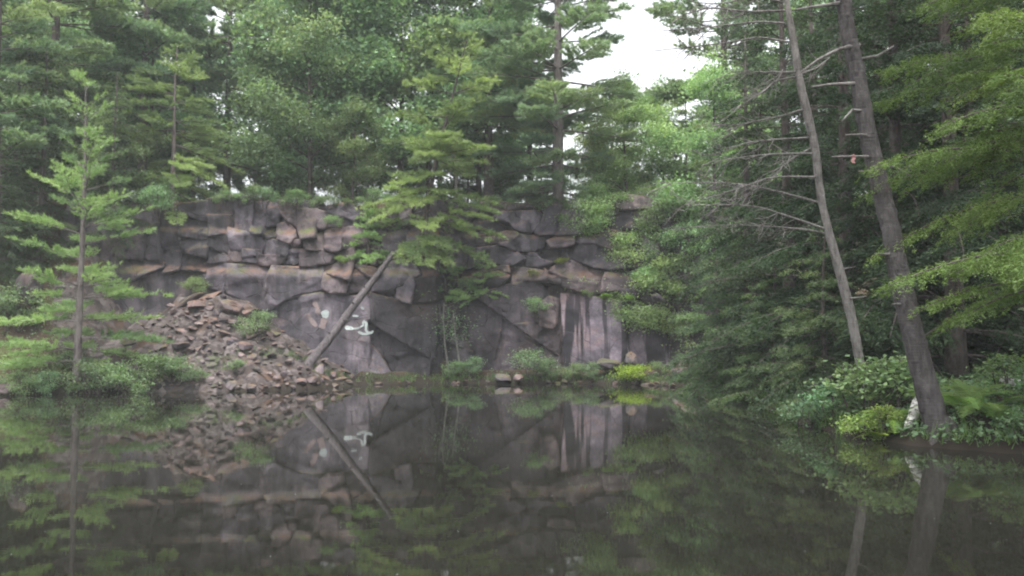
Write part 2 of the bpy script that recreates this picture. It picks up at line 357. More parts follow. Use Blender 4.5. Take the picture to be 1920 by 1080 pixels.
surf_fns = {}
def rock_block(poly, off=0.0, tint=(1, 1, 1), mat='rock', seed=0, gap=-0.04, depth=0.9, amp=0.13, key=None, tilt=None, label=None):
    r = random.Random(seed * 13 + 5)
    W = [to_cliff(px, py, off) for px, py in poly]
    P = [(p.x, p.z) for p in W]
    area = 0.5 * sum(P[i - 1][0] * P[i][1] - P[i][0] * P[i - 1][1] for i in range(len(P)))
    if area < 0: P = P[::-1]; area = -area
    cx = sum(p[0] for p in P) / len(P); cz = sum(p[1] for p in P) / len(P)
    size = math.sqrt(area)
    step = min(0.10, max(0.06, size / 9))
    # resample outline with a rough edge
    B = []
    for k in range(len(P)):
        ax, az = P[k]; bx_, bz_ = P[(k + 1) % len(P)]
        L = math.hypot(bx_ - ax, bz_ - az); n = max(1, int(L / step))
        nx_, nz_ = -(bz_ - az) / (L + 1e-9), (bx_ - ax) / (L + 1e-9)
        for q in range(n):
            t = q / n; x = ax + (bx_ - ax) * t; z = az + (bz_ - az) * t
            e = gap + 0.010 * noise.noise(Vector((x * 3, seed * 1.3, z * 3))) + 0.016 * noise.noise(Vector((x * 9, seed, z * 9)))
            if q == 0:
                p_ = P[k - 1]; Lp = math.hypot(ax - p_[0], az - p_[1]) + 1e-9; mx, mz = nx_ - (az - p_[1]) / Lp, nz_ + (ax - p_[0]) / Lp
                d_ = max(.5, mx * mx + mz * mz) / 2; B.append((x + mx / d_ * e, z + mz / d_ * e))
            else: B.append((x + nx_ * e, z + nz_ * e))
    if len(B) < 5: return None
    tx, tz = tilt if tilt else (r.uniform(-.42, .42), r.uniform(-.15, .42))
    def front(x, z, d=9.0):
        y = float(face_y(x, z)) + off + (x - cx) * tx + (z - cz) * tz
        y += facet(x * .75, z * 1.15, seed, 0.8, amp) + facet(x * .8, z * 1.2, seed + 9, 2.0, amp * 0.45) + facet(x, z, seed + 4, 4.6, amp * 0.2)
        y += 0.03 * amp / 0.13 * noise.fractal(Vector((x * 1.1, seed, z * 1.1)), 1.0, 2.0, 5)
        return y
    if key: surf_fns[key] = front
    Bn = np.array(B)
    xs_ = np.arange(Bn[:, 0].min() + step / 2, Bn[:, 0].max(), step); zs_ = np.arange(Bn[:, 1].min() + step / 2, Bn[:, 1].max(), step)
    pts = []
    nb = np.roll(Bn, -1, 0); dv = nb - Bn; dl = (dv ** 2).sum(1) + 1e-12
    for xx in xs_:
        for z_ in zs_:
            q = np.array([xx + r.uniform(-.35, .35) * step, z_ + r.uniform(-.35, .35) * step])
            tt = np.clip(((q - Bn) * dv).sum(1) / dl, 0, 1)
            dd = np.sqrt((((Bn + tt[:, None] * dv) - q) ** 2).sum(1)).min()
            if dd < step * 0.45: continue
            c = ((Bn[:, 1] <= q[1]) != (nb[:, 1] <= q[1])); xi = Bn[:, 0] + (q[1] - Bn[:, 1]) * dv[:, 0] / np.where(dv[:, 1] == 0, 1e-9, dv[:, 1])
            if (c & (q[0] < xi)).sum() % 2: pts.append((q[0], q[1], dd))
    nB = len(B)
    vin = [Vector(b) for b in B] + [Vector((p[0], p[1])) for p in pts]
    res = geometry.delaunay_2d_cdt(vin, [(k, (k + 1) % nB) for k in range(nB)], [], 1, 1e-5)
    vo, _, fo, orig = res[0], res[1], res[2], res[3]
    V = []; bidx = {}
    for k, v in enumerate(vo):
        o_ = orig[k][0] if orig[k] else 0
        d = 0.0 if o_ < nB else pts[o_ - nB][2]
        V.append((v.x, front(v.x, v.y, d), v.y))
    T = []
    edges = {}
    for f in fo:
        for q in range(1, len(f) - 1): T.append((f[0], f[q], f[q + 1]))
        for q in range(len(f)):
            e = (f[q], f[(q + 1) % len(f)]); edges[e] = edges.get(e, 0) + 1
    bedge = [e for e in edges if (e[1], e[0]) not in edges]
    m = {}
    def back(k):
        if k not in m:
            x, y, z = V[k]; m[k] = len(V); V.append((x + (cx - x) * 0.05, float(face_y(x, z)) + max(off, -0.2) + depth, z + (cz - z) * 0.05))
        return m[k]
    for a_, b_ in bedge:
        A2, B2 = back(a_), back(b_)
        T += [(b_, a_, A2), (b_, A2, B2)]
    Vn = np.array(V); Vn[:, 1] -= 36
    o = obj('rock_block', make_mesh('rock_block', Vn, T, M[mat]), cliff)
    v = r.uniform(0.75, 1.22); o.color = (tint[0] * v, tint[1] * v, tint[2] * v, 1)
    if label: o['label'] = label
    return o

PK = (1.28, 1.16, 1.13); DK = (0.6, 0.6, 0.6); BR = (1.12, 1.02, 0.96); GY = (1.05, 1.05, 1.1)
blocks = [
 # far left face: dark rock, with tree shade put into its tint too
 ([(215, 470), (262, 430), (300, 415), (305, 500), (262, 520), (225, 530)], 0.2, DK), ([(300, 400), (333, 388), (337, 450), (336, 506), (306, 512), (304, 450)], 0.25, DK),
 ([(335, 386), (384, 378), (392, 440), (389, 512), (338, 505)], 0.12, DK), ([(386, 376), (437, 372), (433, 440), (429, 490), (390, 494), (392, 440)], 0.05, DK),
 ([(382, 495), (428, 493), (425, 520), (420, 548), (392, 540), (378, 515)], 0.05, GY),
 # columns
 ([(440, 373), (478, 372), (474, 400), (470, 434), (436, 425), (438, 400)], -.05, GY), ([(479, 373), (498, 373), (497, 405), (493, 437), (484, 440), (472, 433), (475, 400)], -.02, GY),
 ([(500, 374), (521, 374), (524, 400), (518, 423), (495, 425), (498, 400)], 0.08, GY), ([(434, 429), (466, 437), (484, 444), (493, 454), (490, 468), (434, 466)], -.04, GY),
 ([(432, 469), (456, 468), (457, 489), (431, 490)], -.06, BR), ([(458, 468), (486, 470), (484, 491), (458, 489)], -.05, GY), ([(495, 427), (517, 426), (521, 445), (495, 446)], 0.28, DK),
 ([(494, 448), (521, 448), (541, 457), (537, 479), (495, 478)], -.06, GY), ([(518, 421), (538, 417), (552, 432), (552, 446), (541, 455), (522, 448)], -.12, PK),
 ([(522, 374), (555, 378), (551, 395), (556, 425), (540, 415), (527, 400)], 0.06, BR), ([(553, 390), (578, 394), (592, 393), (590, 425), (588, 446), (566, 447), (556, 425)], -.16, BR),
 ([(593, 394), (608, 391), (610, 428), (596, 430), (592, 420)], -.08, PK), ([(567, 449), (590, 447), (604, 432), (603, 460), (610, 469), (575, 467)], 0.05, BR),
 ([(546, 450), (562, 447), (565, 456), (556, 462), (544, 462)], -.22, PK), ([(485, 481), (500, 479), (535, 481), (528, 495), (510, 498), (486, 495)], -.12, PK),
 ([(540, 471), (560, 467), (565, 490), (553, 496), (538, 495)], -.03, GY), ([(564, 469), (610, 470), (622, 478), (618, 492), (590, 498), (566, 498)], -.14, PK),
 ([(557, 378), (606, 380), (612, 389), (592, 391), (556, 388)], 0.5, DK),
 ([(612, 390), (655, 385), (675, 398), (672, 420), (640, 424), (612, 424)], 0.12, GY), ([(608, 430), (640, 425), (680, 423), (688, 440), (688, 456), (660, 462), (625, 472), (608, 466)], -.10, PK),
 ([(676, 390), (730, 386), (765, 382), (772, 420), (720, 440), (692, 434), (675, 420)], 0.15, GY), ([(720, 443), (772, 424), (800, 425), (830, 462), (745, 482), (718, 466)], 0.0, GY),
 ([(767, 384), (830, 380), (900, 384), (900, 395), (872, 430), (802, 424), (774, 418)], 0.2, GY), ([(625, 474), (660, 464), (690, 458), (718, 468), (742, 484), (700, 498), (640, 490)], -.02, BR),
 # middle slabs
 ([(432, 495), (520, 500), (602, 500), (603, 543), (556, 553), (530, 563), (490, 590), (450, 560), (428, 549), (428, 510)], -.10, GY),
 ([(605, 502), (640, 492), (700, 500), (718, 510), (690, 546), (650, 552), (620, 551), (604, 544)], -.20, PK), ([(718, 500), (745, 485), (777, 495), (790, 515), (772, 520), (770, 530), (745, 535), (717, 546), (697, 546)], -.12, GY),
 ([(745, 537), (773, 521), (774, 532), (767, 567), (757, 567), (743, 558)], -.22, GY), ([(778, 492), (832, 480), (838, 520), (835, 560), (812, 568), (770, 568), (776, 525), (792, 516)], 0.12, DK),
 ([(775, 428), (830, 436), (886, 422), (890, 465), (900, 500), (840, 516), (832, 478), (800, 452)], 0.05, GY),
 # great lower wall
 ([(430, 552), (490, 593), (530, 566), (557, 556), (600, 548), (650, 556), (692, 552), (697, 595), (688, 605), (694, 642), (690, 724), (560, 728), (465, 726), (440, 620)], -.05, GY, 'rock', 'wall'),
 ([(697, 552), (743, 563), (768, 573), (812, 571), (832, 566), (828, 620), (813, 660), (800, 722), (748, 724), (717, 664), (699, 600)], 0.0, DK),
 ([(692, 645), (715, 668), (746, 724), (692, 724)], -.12, GY),
 # upper right
 ([(900, 385), (948, 382), (975, 385), (945, 394), (930, 402), (906, 394)], -.05, BR), ([(950, 384), (1018, 380), (1024, 388), (980, 393), (947, 395)], 0.0, BR),
 ([(927, 406), (940, 397), (985, 394), (1015, 390), (1025, 400), (1010, 420), (1000, 435), (985, 438), (960, 430), (956, 420), (930, 413)], -.22, GY),
 ([(1025, 390), (1040, 387), (1090, 388), (1104, 402), (1098, 420), (1085, 438), (1060, 440), (1010, 440), (1003, 434), (1012, 420)], -.15, GY),
 ([(890, 415), (930, 416), (952, 430), (935, 434), (895, 442)], 0.02, DK), ([(888, 456), (893, 446), (950, 434), (967, 436), (972, 442), (955, 454), (930, 457), (900, 463)], -.10, BR),
 ([(932, 458), (957, 454), (974, 440), (1012, 442), (1025, 450), (1017, 465), (1000, 472), (970, 470), (955, 465)], -.20, GY), ([(1022, 450), (1040, 442), (1083, 440), (1076, 460), (1055, 466), (1030, 465)], -.25, PK),
 ([(1008, 475), (1032, 468), (1057, 469), (1068, 490), (1030, 492), (1010, 482)], 0.2, DK), ([(888, 467), (930, 460), (955, 468), (970, 474), (984, 486), (960, 497), (925, 497), (902, 488)], -.12, GY),
 ([(974, 475), (1003, 474), (1015, 486), (1035, 494), (1010, 501), (985, 499), (966, 499), (988, 487)], -.10, GY),
 ([(1077, 472), (1086, 445), (1112, 421), (1140, 432), (1188, 431), (1185, 470), (1170, 502), (1140, 504), (1110, 498), (1072, 486)], -.15, GY),
 ([(1135, 366), (1170, 361), (1212, 366), (1240, 386), (1190, 395), (1160, 390), (1148, 378)], -.15, BR), ([(1100, 388), (1093, 377), (1133, 368), (1147, 380), (1158, 394), (1142, 420), (1112, 418), (1106, 402)], 0.1, GY),
 ([(1160, 397), (1195, 397), (1252, 393), (1275, 430), (1240, 440), (1192, 429), (1146, 429)], -.02, GY), ([(1190, 432), (1238, 442), (1233, 478), (1215, 500), (1174, 502), (1188, 470)], 0.05, GY),
 ([(1240, 442), (1290, 430), (1330, 470), (1310, 520), (1264, 520), (1238, 505), (1236, 480)], 0.0, GY),
 ([(1040, 500), (1070, 490), (1100, 501), (1133, 509), (1130, 525), (1090, 525), (1060, 520), (1030, 508)], -.06, PK), ([(1022, 508), (1045, 518), (1090, 528), (1122, 530), (1125, 545), (1095, 547), (1062, 536), (1026, 524)], -.22, BR),
 ([(1136, 511), (1175, 515), (1190, 530), (1162, 543), (1127, 546), (1131, 525)], -.12, PK), ([(1192, 516), (1238, 507), (1262, 522), (1252, 546), (1217, 546), (1193, 530)], 0.0, GY),
 ([(1163, 546), (1190, 533), (1216, 549), (1228, 563), (1222, 569), (1195, 561), (1170, 559)], -.15, GY),
 # lower right
 ([(1052, 550), (1095, 554), (1130, 559), (1180, 566), (1172, 600), (1180, 695), (1120, 705), (1060, 705), (1054, 610)], -.03, (1.75, 1.68, 1.82), 'streak'),
 ([(1184, 563), (1226, 573), (1250, 590), (1256, 640), (1252, 705), (1184, 700), (1176, 610)], 0.02, (1.6, 1.5, 1.6), 'streak'),
 ([(1230, 571), (1254, 549), (1310, 524), (1340, 560), (1360, 710), (1258, 708), (1254, 592)], -.08, DK),
 ([(1012, 571), (1030, 556), (1047, 560), (1045, 606), (1036, 613), (1015, 611)], -.22, PK),
 ([(876, 557), (905, 549), (950, 536), (990, 526), (1022, 537), (1028, 555), (1009, 572), (1012, 613), (1048, 616), (1050, 700), (960, 716), (900, 712), (882, 630)], 0.02, (0.8, 0.77, 0.8)),
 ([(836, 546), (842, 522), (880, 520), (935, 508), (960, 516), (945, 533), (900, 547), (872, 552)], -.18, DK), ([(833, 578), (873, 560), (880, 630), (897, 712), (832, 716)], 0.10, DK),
 ([(955, 503), (985, 502), (1022, 510), (1026, 526), (990, 523), (960, 532), (962, 515)], -.12, BR), ([(902, 490), (925, 499), (953, 501), (956, 512), (935, 506), (880, 518), (842, 519)], 0.0, BR),
]
def cut_poly(P, p0, n):
    out = []
    for a_, b_ in zip(P, P[1:] + P[:1]):
        da = (a_[0] - p0[0]) * n[0] + (a_[1] - p0[1]) * n[1]; db = (b_[0] - p0[0]) * n[0] + (b_[1] - p0[1]) * n[1]
        if da >= 0: out.append(a_)
        if (da >= 0) != (db >= 0):
            t = da / (da - db); out.append((a_[0] + (b_[0] - a_[0]) * t, a_[1] + (b_[1] - a_[1]) * t))
    return out
def poly_area(P): return abs(.5 * sum(a_[0] * b_[1] - b_[0] * a_[1] for a_, b_ in zip(P, P[1:] + P[:1])))
def fracture(P, lim, r):
    A_ = poly_area(P)
    if A_ < lim * r.uniform(.7, 1.7): return [P]
    xs_ = [p[0] for p in P]; ys_ = [p[1] for p in P]; w_, h_ = max(xs_) - min(xs_), max(ys_) - min(ys_)
    c = (min(xs_) + w_ * r.uniform(.33, .67), min(ys_) + h_ * r.uniform(.33, .67))
    an = R(r.gauss(8, 9)) if w_ > h_ * r.uniform(.8, 1.6) else R(r.gauss(98, 13))
    n = (math.cos(an), math.sin(an))
    a_, b_ = cut_poly(P, c, n), cut_poly(P, c, (-n[0], -n[1]))
    if len(a_) < 3 or len(b_) < 3 or min(poly_area(a_), poly_area(b_)) < 110: return [P]
    return fracture(a_, lim, r) + fracture(b_, lim, r)
fr = random.Random(21); sd_k = 0
for k, b in enumerate(blocks):
    poly, off, tint = b[:3]; mat = b[3] if len(b) > 3 else 'rock'; key = b[4] if len(b) > 4 else None
    big = key or mat == 'streak'
    poly = [(x + fr.uniform(-2, 2), y + (fr.uniform(-7, 5) if y < 396 else fr.uniform(-1.5, 1.5))) for x, y in poly] if not big else poly
    pieces = [poly] if key else [poly] if (mat == 'streak') else fracture(poly, 11000 if poly_area(poly) > 9000 else 2200, fr)
    for q, pc in enumerate(pieces):
        sd_k += 1
        rock_block(pc, off * .8 + (0 if len(pieces) == 1 else fr.uniform(-.07, .08)), tint, mat, seed=sd_k, gap=fr.choice((-.06, -.055, -.05, -.045, -.04, .0)) if not big else -.03, key=key, tilt=(0.0, 0.05) if big else None, amp=0.06 if key else 0.05 if mat == 'streak' else 0.09 if poly_area(pc) > 5000 else 0.13)

# white painted marks on the great lower wall
wallf = surf_fns['wall']
def ribbon(name, pts, wpx, mat, parent, lab=None):
    Pp = []
    for (a_, b_) in zip(pts[:-1], pts[1:]):
        n = max(2, int(math.hypot(b_[0] - a_[0], b_[1] - a_[1]) / 2.5))
        for q in range(n): Pp.append((a_[0] + (b_[0] - a_[0]) * q / n, a_[1] + (b_[1] - a_[1]) * q / n))
    Pp.append(pts[-1]); Pp = np.array(Pp, float)
    tn = unit(np.gradient(Pp, axis=0)); nn = np.stack([-tn[:, 1], tn[:, 0]], -1)
    V = []; T = []
    for k, (p, n_) in enumerate(zip(Pp, nn)):
        wv_ = wpx * (0.9 + 0.10 * math.sin(k * 1.1)) * (0.6 if k in (0, len(Pp) - 1) else 1)
        for s in (-.5, 0, .5):
            q = p + n_ * wv_ * s; wp = to_cliff(q[0], q[1], -.05); y = wallf(wp.x, wp.z) - 0.02
            wp = at(q[0], q[1], y); V.append((wp.x, wp.y - 36, wp.z))
        if k:
            b0 = (k - 1) * 3
            for c in (0, 1): T += [(b0 + c, b0 + c + 1, b0 + c + 4), (b0 + c, b0 + c + 4, b0 + c + 3)]
    o = obj(name, make_mesh(name, V, T, mat), parent)
    if lab: o['label'] = lab
PM = M['paint']
ribbon('painted_mark', [(677, 575), (682, 580)], 5, PM, cliff); ribbon('painted_mark', [(661, 592), (672, 593)], 4, PM, cliff)
ribbon('painted_mark', [(647, 614), (663, 616)], 8, PM, cliff); ribbon('painted_mark', [(663, 617), (675, 614), (682, 609)], 3.5, PM, cliff)
ribbon('painted_mark', [(671, 622), (680, 626), (690, 626), (686, 618), (687, 606), (682, 602), (680, 608)], 5, PM, cliff)
ribbon('painted_mark', [(688, 624), (696, 624), (700, 620)], 5, PM, cliff)
ribbon('painted_mark', [(608, 582), (610, 590), (609, 596)], 15, PM, cliff)
ribbon('fresh_rock_scar', [(609, 596), (606, 606), (603, 616)], 13, M['pinkrock'], cliff); ribbon('fresh_rock_scar', [(588, 566), (594, 575), (598, 590)], 9, M['pinkrock'], cliff)
ribbon('fresh_rock_scar', [(575, 588), (583, 600), (594, 612)], 9, M['pinkrock'], cliff)

# ------------------------------------------------------------------ rubble slope of broken stone
rx = np.arange(-18.0, -6.4, .085); ry = np.arange(28.6, 36.2, .085); RX, RY = np.meshgrid(rx, ry)
RZ = ground_z(RX.ravel(), RY.ravel())
hz = np.empty(len(RZ))
for q, (x, y) in enumerate(zip(RX.ravel(), RY.ravel())):
    h = 0.0
    for sc_, am in ((0.8, .30), (1.9, .26), (4.6, .12)):
        ds, ps = noise.voronoi(Vector((x * sc_ * .8, y * sc_, 3.1)))
        f = ps[0]; h += am * (0.55 - ds[0]) * (0.4 + 0.6 * abs(math.sin(f.x * 12.9 + f.y * 7.7))) + am * .5 * (math.sin(f.x * 31 + f.y * 17) * (x * sc_ * .8 - f.x) + math.sin(f.y * 23 + f.x * 5) * (y * sc_ - f.y))
    hz[q] = h
near = np.clip((6.3 - np.hypot(RX.ravel() - APEX[0] + .2, RY.ravel() - APEX[1])) / .8, 0, 1)
RV = np.stack([RX.ravel(), RY.ravel(), RZ + hz * near - .05 - .45 * (1 - near)], -1); nx = len(rx)
i, j = np.meshgrid(np.arange(nx - 1), np.arange(len(ry) - 1)); a = (j * nx + i).ravel()
T = np.concatenate([np.stack([a, a + 1, a + nx + 1], -1), np.stack([a, a + nx + 1, a + nx], -1)])
o = obj('rubble_slope', make_mesh('rubble_slope', RV, T, M['rubble'])); tag(o, 'slope of broken brown stone below the cliff', kind='structure')

# ------------------------------------------------------------------ rocks
def rock_mesh(seed, n=14, flat=1.0, sub=1):
    import bmesh
    r = np.random.default_rng(seed); P = unit(r.standard_normal((n, 3))) * r.uniform(0.75, 1.0, (n, 1)); P[:, 2] *= flat
    bm = bmesh.new()
    for p in P: bm.verts.new(p * 0.5)
    res = bmesh.ops.convex_hull(bm, input=bm.verts)
    for v in [v for v in bm.verts if not v.link_faces]: bm.verts.remove(v)
    bmesh.ops.bevel(bm, geom=list(bm.edges), offset=0.035, segments=1, affect='EDGES')
    if sub:
        bmesh.ops.triangulate(bm, faces=bm.faces); bmesh.ops.subdivide_edges(bm, edges=bm.edges, cuts=sub)
        for v in bm.verts: v.co += v.normal * 0.05 * noise.fractal(v.co * 3.3 + Vector((seed, 0, 0)), 1.0, 2.0, 3)
    bmesh.ops.recalc_face_normals(bm, faces=bm.faces)
    me = bpy.data.meshes.new('rock'); bm.to_mesh(me); bm.free(); me.materials.append(M['rock']); return me
ROCKS = [rock_mesh(20 + k, 9 + k % 6, 0.7 + 0.1 * (k % 4), 1) for k in range(10)]
BOULD = [rock_mesh(60 + k, 26, 0.8, 2) for k in range(4)]
def rock(name, px, py, Y, wpx, hpx, label, group=None, me=None, rot=None, tint=(1, 1, 1), dep=None, cat='rock', dz=0.0):
    p = at(px, py, Y); s = Y / F
    o = obj(name, me or random.choice(ROCKS), None, (p.x, p.y, p.z + dz), rot or (random.uniform(-.4, .4), random.uniform(-.4, .4), random.uniform(0, 6.3)))
    o.scale = (wpx * s, dep or wpx * s * random.uniform(.7, 1.1), hpx * s)
    o.color = (*tint, 1)
    return tag(o, label, cat, group)
# big single rocks
rock('boulder', 432, 580, 33.9, 66, 50, 'rounded brown boulder at the top right of the rubble slope', me=BOULD[0], rot=(.2, .3, .4), tint=(1.35, 1.2, 1.1))
rock('rock_slab', 396, 556, 34.3, 66, 20, 'tan slab forming an overhang at the top of the rubble slope', me=ROCKS[2], rot=(.1, -.35, .1), tint=(1.5, 1.25, 1.05))
rock('rock_slab', 352, 566, 34.4, 70, 26, 'dark tilted slab under the overhang on the rubble slope', me=ROCKS[5], rot=(.1, -.6, .2), tint=(.5, .5, .5))
rock('rock_slab', 440, 644, 32.2, 52, 24, 'long tilted grey slab halfway down the rubble slope', me=ROCKS[3], rot=(.2, .75, .1), tint=(1.2, 1.2, 1.25))
rock('rock_slab', 598, 702, 33.0, 60, 22, 'dark squared slab under the foot of the leaning log', me=ROCKS[1], rot=(.1, .5, .2), tint=(.75, .72, .7))
rock('rock', 640, 713, 33.8, 46, 24, 'pale wedge shaped rock at the waterline beside the leaning log', me=ROCKS[6], rot=(.1, .1, .5), tint=(1.75, 1.6, 1.4))
rock('rock', 705, 716, 35.0, 48, 14, 'low flat pale rock at the waterline below the painted marks', me=ROCKS[7], rot=(0, 0, .3), tint=(1.5, 1.45, 1.4))
rock('rock', 940, 707, 35.6, 52, 32, 'grey angular rock at the foot of the cliff right of the slim stems', me=ROCKS[4], rot=(.2, .2, .6), tint=(1.1, 1.08, 1.1))
rock('rock', 972, 708, 35.5, 34, 30, 'tan topped rock leaning on the grey rock at the cliff foot', me=ROCKS[8], rot=(.1, -.2, 1.6), tint=(1.5, 1.3, 1.2))
rock('boulder', 1140, 685, 35.9, 66, 40, 'long low grey boulder below the dark streaked wall', me=BOULD[1], rot=(0, .1, .1), tint=(1.15, 1.1, 1.1))
rock('boulder', 1183, 678, 35.7, 40, 52, 'tall rounded pale boulder above the lime green bush', me=BOULD[2], rot=(0, .2, 1.0), tint=(1.5, 1.5, 1.45))
rock('boulder', 52, 545, 31.0, 62, 105, 'big upright rock with pale edge on the left bank', me=BOULD[3], rot=(0, .05, .6), tint=(.8, .78, .76))
rock('rock', 240, 640, 29.8, 42, 36, 'grey pointed rock on the dark bank beside the young pine', me=ROCKS[0], rot=(.1, .1, .3), tint=(1, 1, 1))
rock('rock', 42, 683, 29.0, 36, 28, 'brown rock low on the left bank', me=ROCKS[9], rot=(0, .2, .4), tint=(1.4, 1.1, .95))
rock('rock', 12, 727, 27.6, 44, 34, 'pale rock at the waterline at the left end of the shore', me=ROCKS[2], rot=(0, .1, .4), tint=(1.4, 1.3, 1.2))
rock('boulder', 1290, 690, 34.0, 90, 46, 'sloping grey boulder between the streaked wall and the right bank bushes', me=BOULD[0], rot=(0, -.5, .4), tint=(1.1, 1.05, 1.05))
rock('boulder', 1232, 560, 36.1, 32, 26, 'small round grey boulder on the ledge right of the streaked wall', me=BOULD[2], rot=(.3, .1, 2), tint=(.9, .88, .9))
# rubble: each rock lies on the slope
nr = 0; tries = 0; done = []
while nr < 260 and tries < 6000:
    tries += 1
    big = nr < 70
    px = random.uniform(262, 690); py = random.uniform(540, 732)
    Yq = None
    if py < 560 + max(0, (px - 440)) * 0.62 or (px < 360 and py < 548 + (360 - px) * 0.6): continue
    # march the pixel ray to the ground
    lo = None
    Yt = np.arange(27.5, 36.2, 0.12); q1 = at(px, py, 1.0)
    hit = np.nonzero(CZ + (q1.z - CZ) * Yt <= ground_z(q1.x * Yt, Yt))[0]
    if len(hit): lo = at(px, py, float(Yt[hit[0]]))
    if lo is None or lo.z < -0.12: continue
    wpx = random.uniform(34, 48) if nr < 5 else random.uniform(15, 30) if big else random.uniform(8, 15)
    if any(math.hypot(px - a_, (py - b_) * 1.5) < (wpx + c_) * 0.36 for a_, b_, c_ in done): continue
    done.append((px, py, wpx))
    t_ = random.choice([(1.5, 1.4, 1.34), (1.15, 1.1, 1.1), (1.9, 1.78, 1.72), (.95, .9, .92), (1.5, 1.48, 1.48), (.7, .67, .68), (2.2, 2.1, 2.05)])
    rock('rubble_rock', px, py, lo.y, wpx * 1.15, wpx * random.uniform(.55, .95), 'angular purple brown rock lying loose in the rubble slope', 'loose rocks of the rubble slope', tint=t_, dz=0.08)
    nr += 1
for k in range(58):
    px = random.uniform(600, 1345)
    x = (px - 960) / F * 35.3
    ysh = 35.0
    Yt = np.arange(28, 37, 0.05); hit = np.nonzero(pond_sd((px - 960) / F * Yt, Yt) > -0.05)[0]
    if len(hit): ysh = float(Yt[hit[0]])
    wpx = random.uniform(9, 24); p = at(px, 720, ysh)
    o = rock('shore_stone', px, 720, ysh + random.uniform(-.1, .5), wpx, wpx * .55, 'small weathered stone at the waterline along the cliff foot', 'stones along the waterline', tint=random.choice([(1.5, 1.3, 1.2), (1.1, .95, .9), (1.6, 1.5, 1.45), (.9, .75, .7)]))
    o.location.z = random.uniform(0.0, .12)

# ------------------------------------------------------------------ leaning dead log
def px_tube(acc, pts, Ys, wpx, sides=8, rough=0.03, sub=3):
    P = np.array([at(p[0], p[1], Y) for p, Y in zip(pts, Ys)]); r_ = np.array([w_ * Y / F / 2 for w_, Y in zip(wpx, Ys)])
    n = len(P); tq = np.linspace(0, n - 1, (n - 1) * sub + 1)
    Pq = np.stack([np.interp(tq, range(n), P[:, c]) for c in range(3)], -1); rq = np.interp(tq, range(n), r_)
    if sub > 1 and n > 3:                       # soften corners
        Pq[1:-1] = (Pq[:-2] + 2 * Pq[1:-1] + Pq[2:]) / 4
    acc.tube(Pq, rq, sides, 0.5, rough); return Pq
A = Acc(); px_tube(A, [(562, 707), (580, 682), (620, 632), (660, 578), (700, 525), (724, 494), (738, 474)], [32.4, 32.9, 33.8, 34.6, 35.3, 35.8, 36.0], [19, 18, 16, 14, 12, 10, 8], 10, 0.08, 5)
for q in range(7):
    p0 = np.array(at(580 + q * 21, 682 - q * 27.5, 32.9 + q * .42)); dv_ = np.array([random.uniform(-.3, .3), -random.uniform(.1, .3), random.uniform(-.2, .35)])
    A.tube(np.stack([p0, p0 + dv_ * .6, p0 + dv_ + [0, 0, -.05]]), [.04, .028, .012], 5, .5, .1)
o = obj('leaning_log', A.mesh('leaning_log', M['log'], True)); tag(o, 'bare grey log leaning from the rubble up against the cliff', 'log')

# ------------------------------------------------------------------ foliage makers
def blades(acc, P, D, var, K, L, W, spread, up=0.0, r=rng, jitter=0.02):
    """K thin needles fanned out at each tuft"""
    N = len(P); P = np.repeat(P, K, 0); D = np.repeat(D, K, 0); v = np.repeat(var, K)
    d = unit(D + spread * r.standard_normal(P.shape) + np.array([0, 0, up]))
    P = P + jitter * r.standard_normal(P.shape)
    side = unit(np.cross(d, r.standard_normal(P.shape)))
    l = L * r.uniform(0.7, 1.25, (len(P), 1)); w_ = W * r.uniform(0.7, 1.3, (len(P), 1))
    V = np.stack([P - side * w_ * .5, P + side * w_ * .5, P + d * l], 1).reshape(-1, 3)
    T = np.arange(len(P) * 3).reshape(-1, 3)
    acc.add(V, T, np.clip(np.repeat(v, 3) + 0.06 * r.standard_normal(len(V)), 0, 1))

def leaves(acc, P, var, size, r=rng, flat=0.6):
    """diamond leaves folded along the midrib"""
    N = len(P)
    nrm = unit(r.standard_normal((N, 3)) * flat + np.array([0, 0, 1.0])); d = unit(np.cross(nrm, r.standard_normal((N, 3)))); s = np.cross(nrm, d)
    L = size * r.uniform(.65, 1.3, (N, 1)); W = L * r.uniform(.5, .75, (N, 1))
    V = np.stack([P, P + d * L * .5 + s * W * .5 - nrm * L * .06, P + d * L, P + d * L * .5 - s * W * .5 - nrm * L * .06], 1).reshape(-1, 3)
    b = np.arange(N)[:, None] * 4
    T = np.concatenate([b + [0, 1, 2], b + [0, 2, 3]])
    acc.add(V, T, np.clip(np.repeat(var, 4) + 0.05 * r.standard_normal(N * 4), 0, 1))

def limb_curve(base, az, L, rise, droop, r, n=7, bend=0.15):
    s = np.linspace(0, 1, n)
    a = az + bend * r.uniform(-1, 1) * s
    x = L * s * np.cos(a); y = L * s * np.sin(a); z = L * (rise * s - droop * s * s)
    return base + np.stack([x, y, z], -1), s

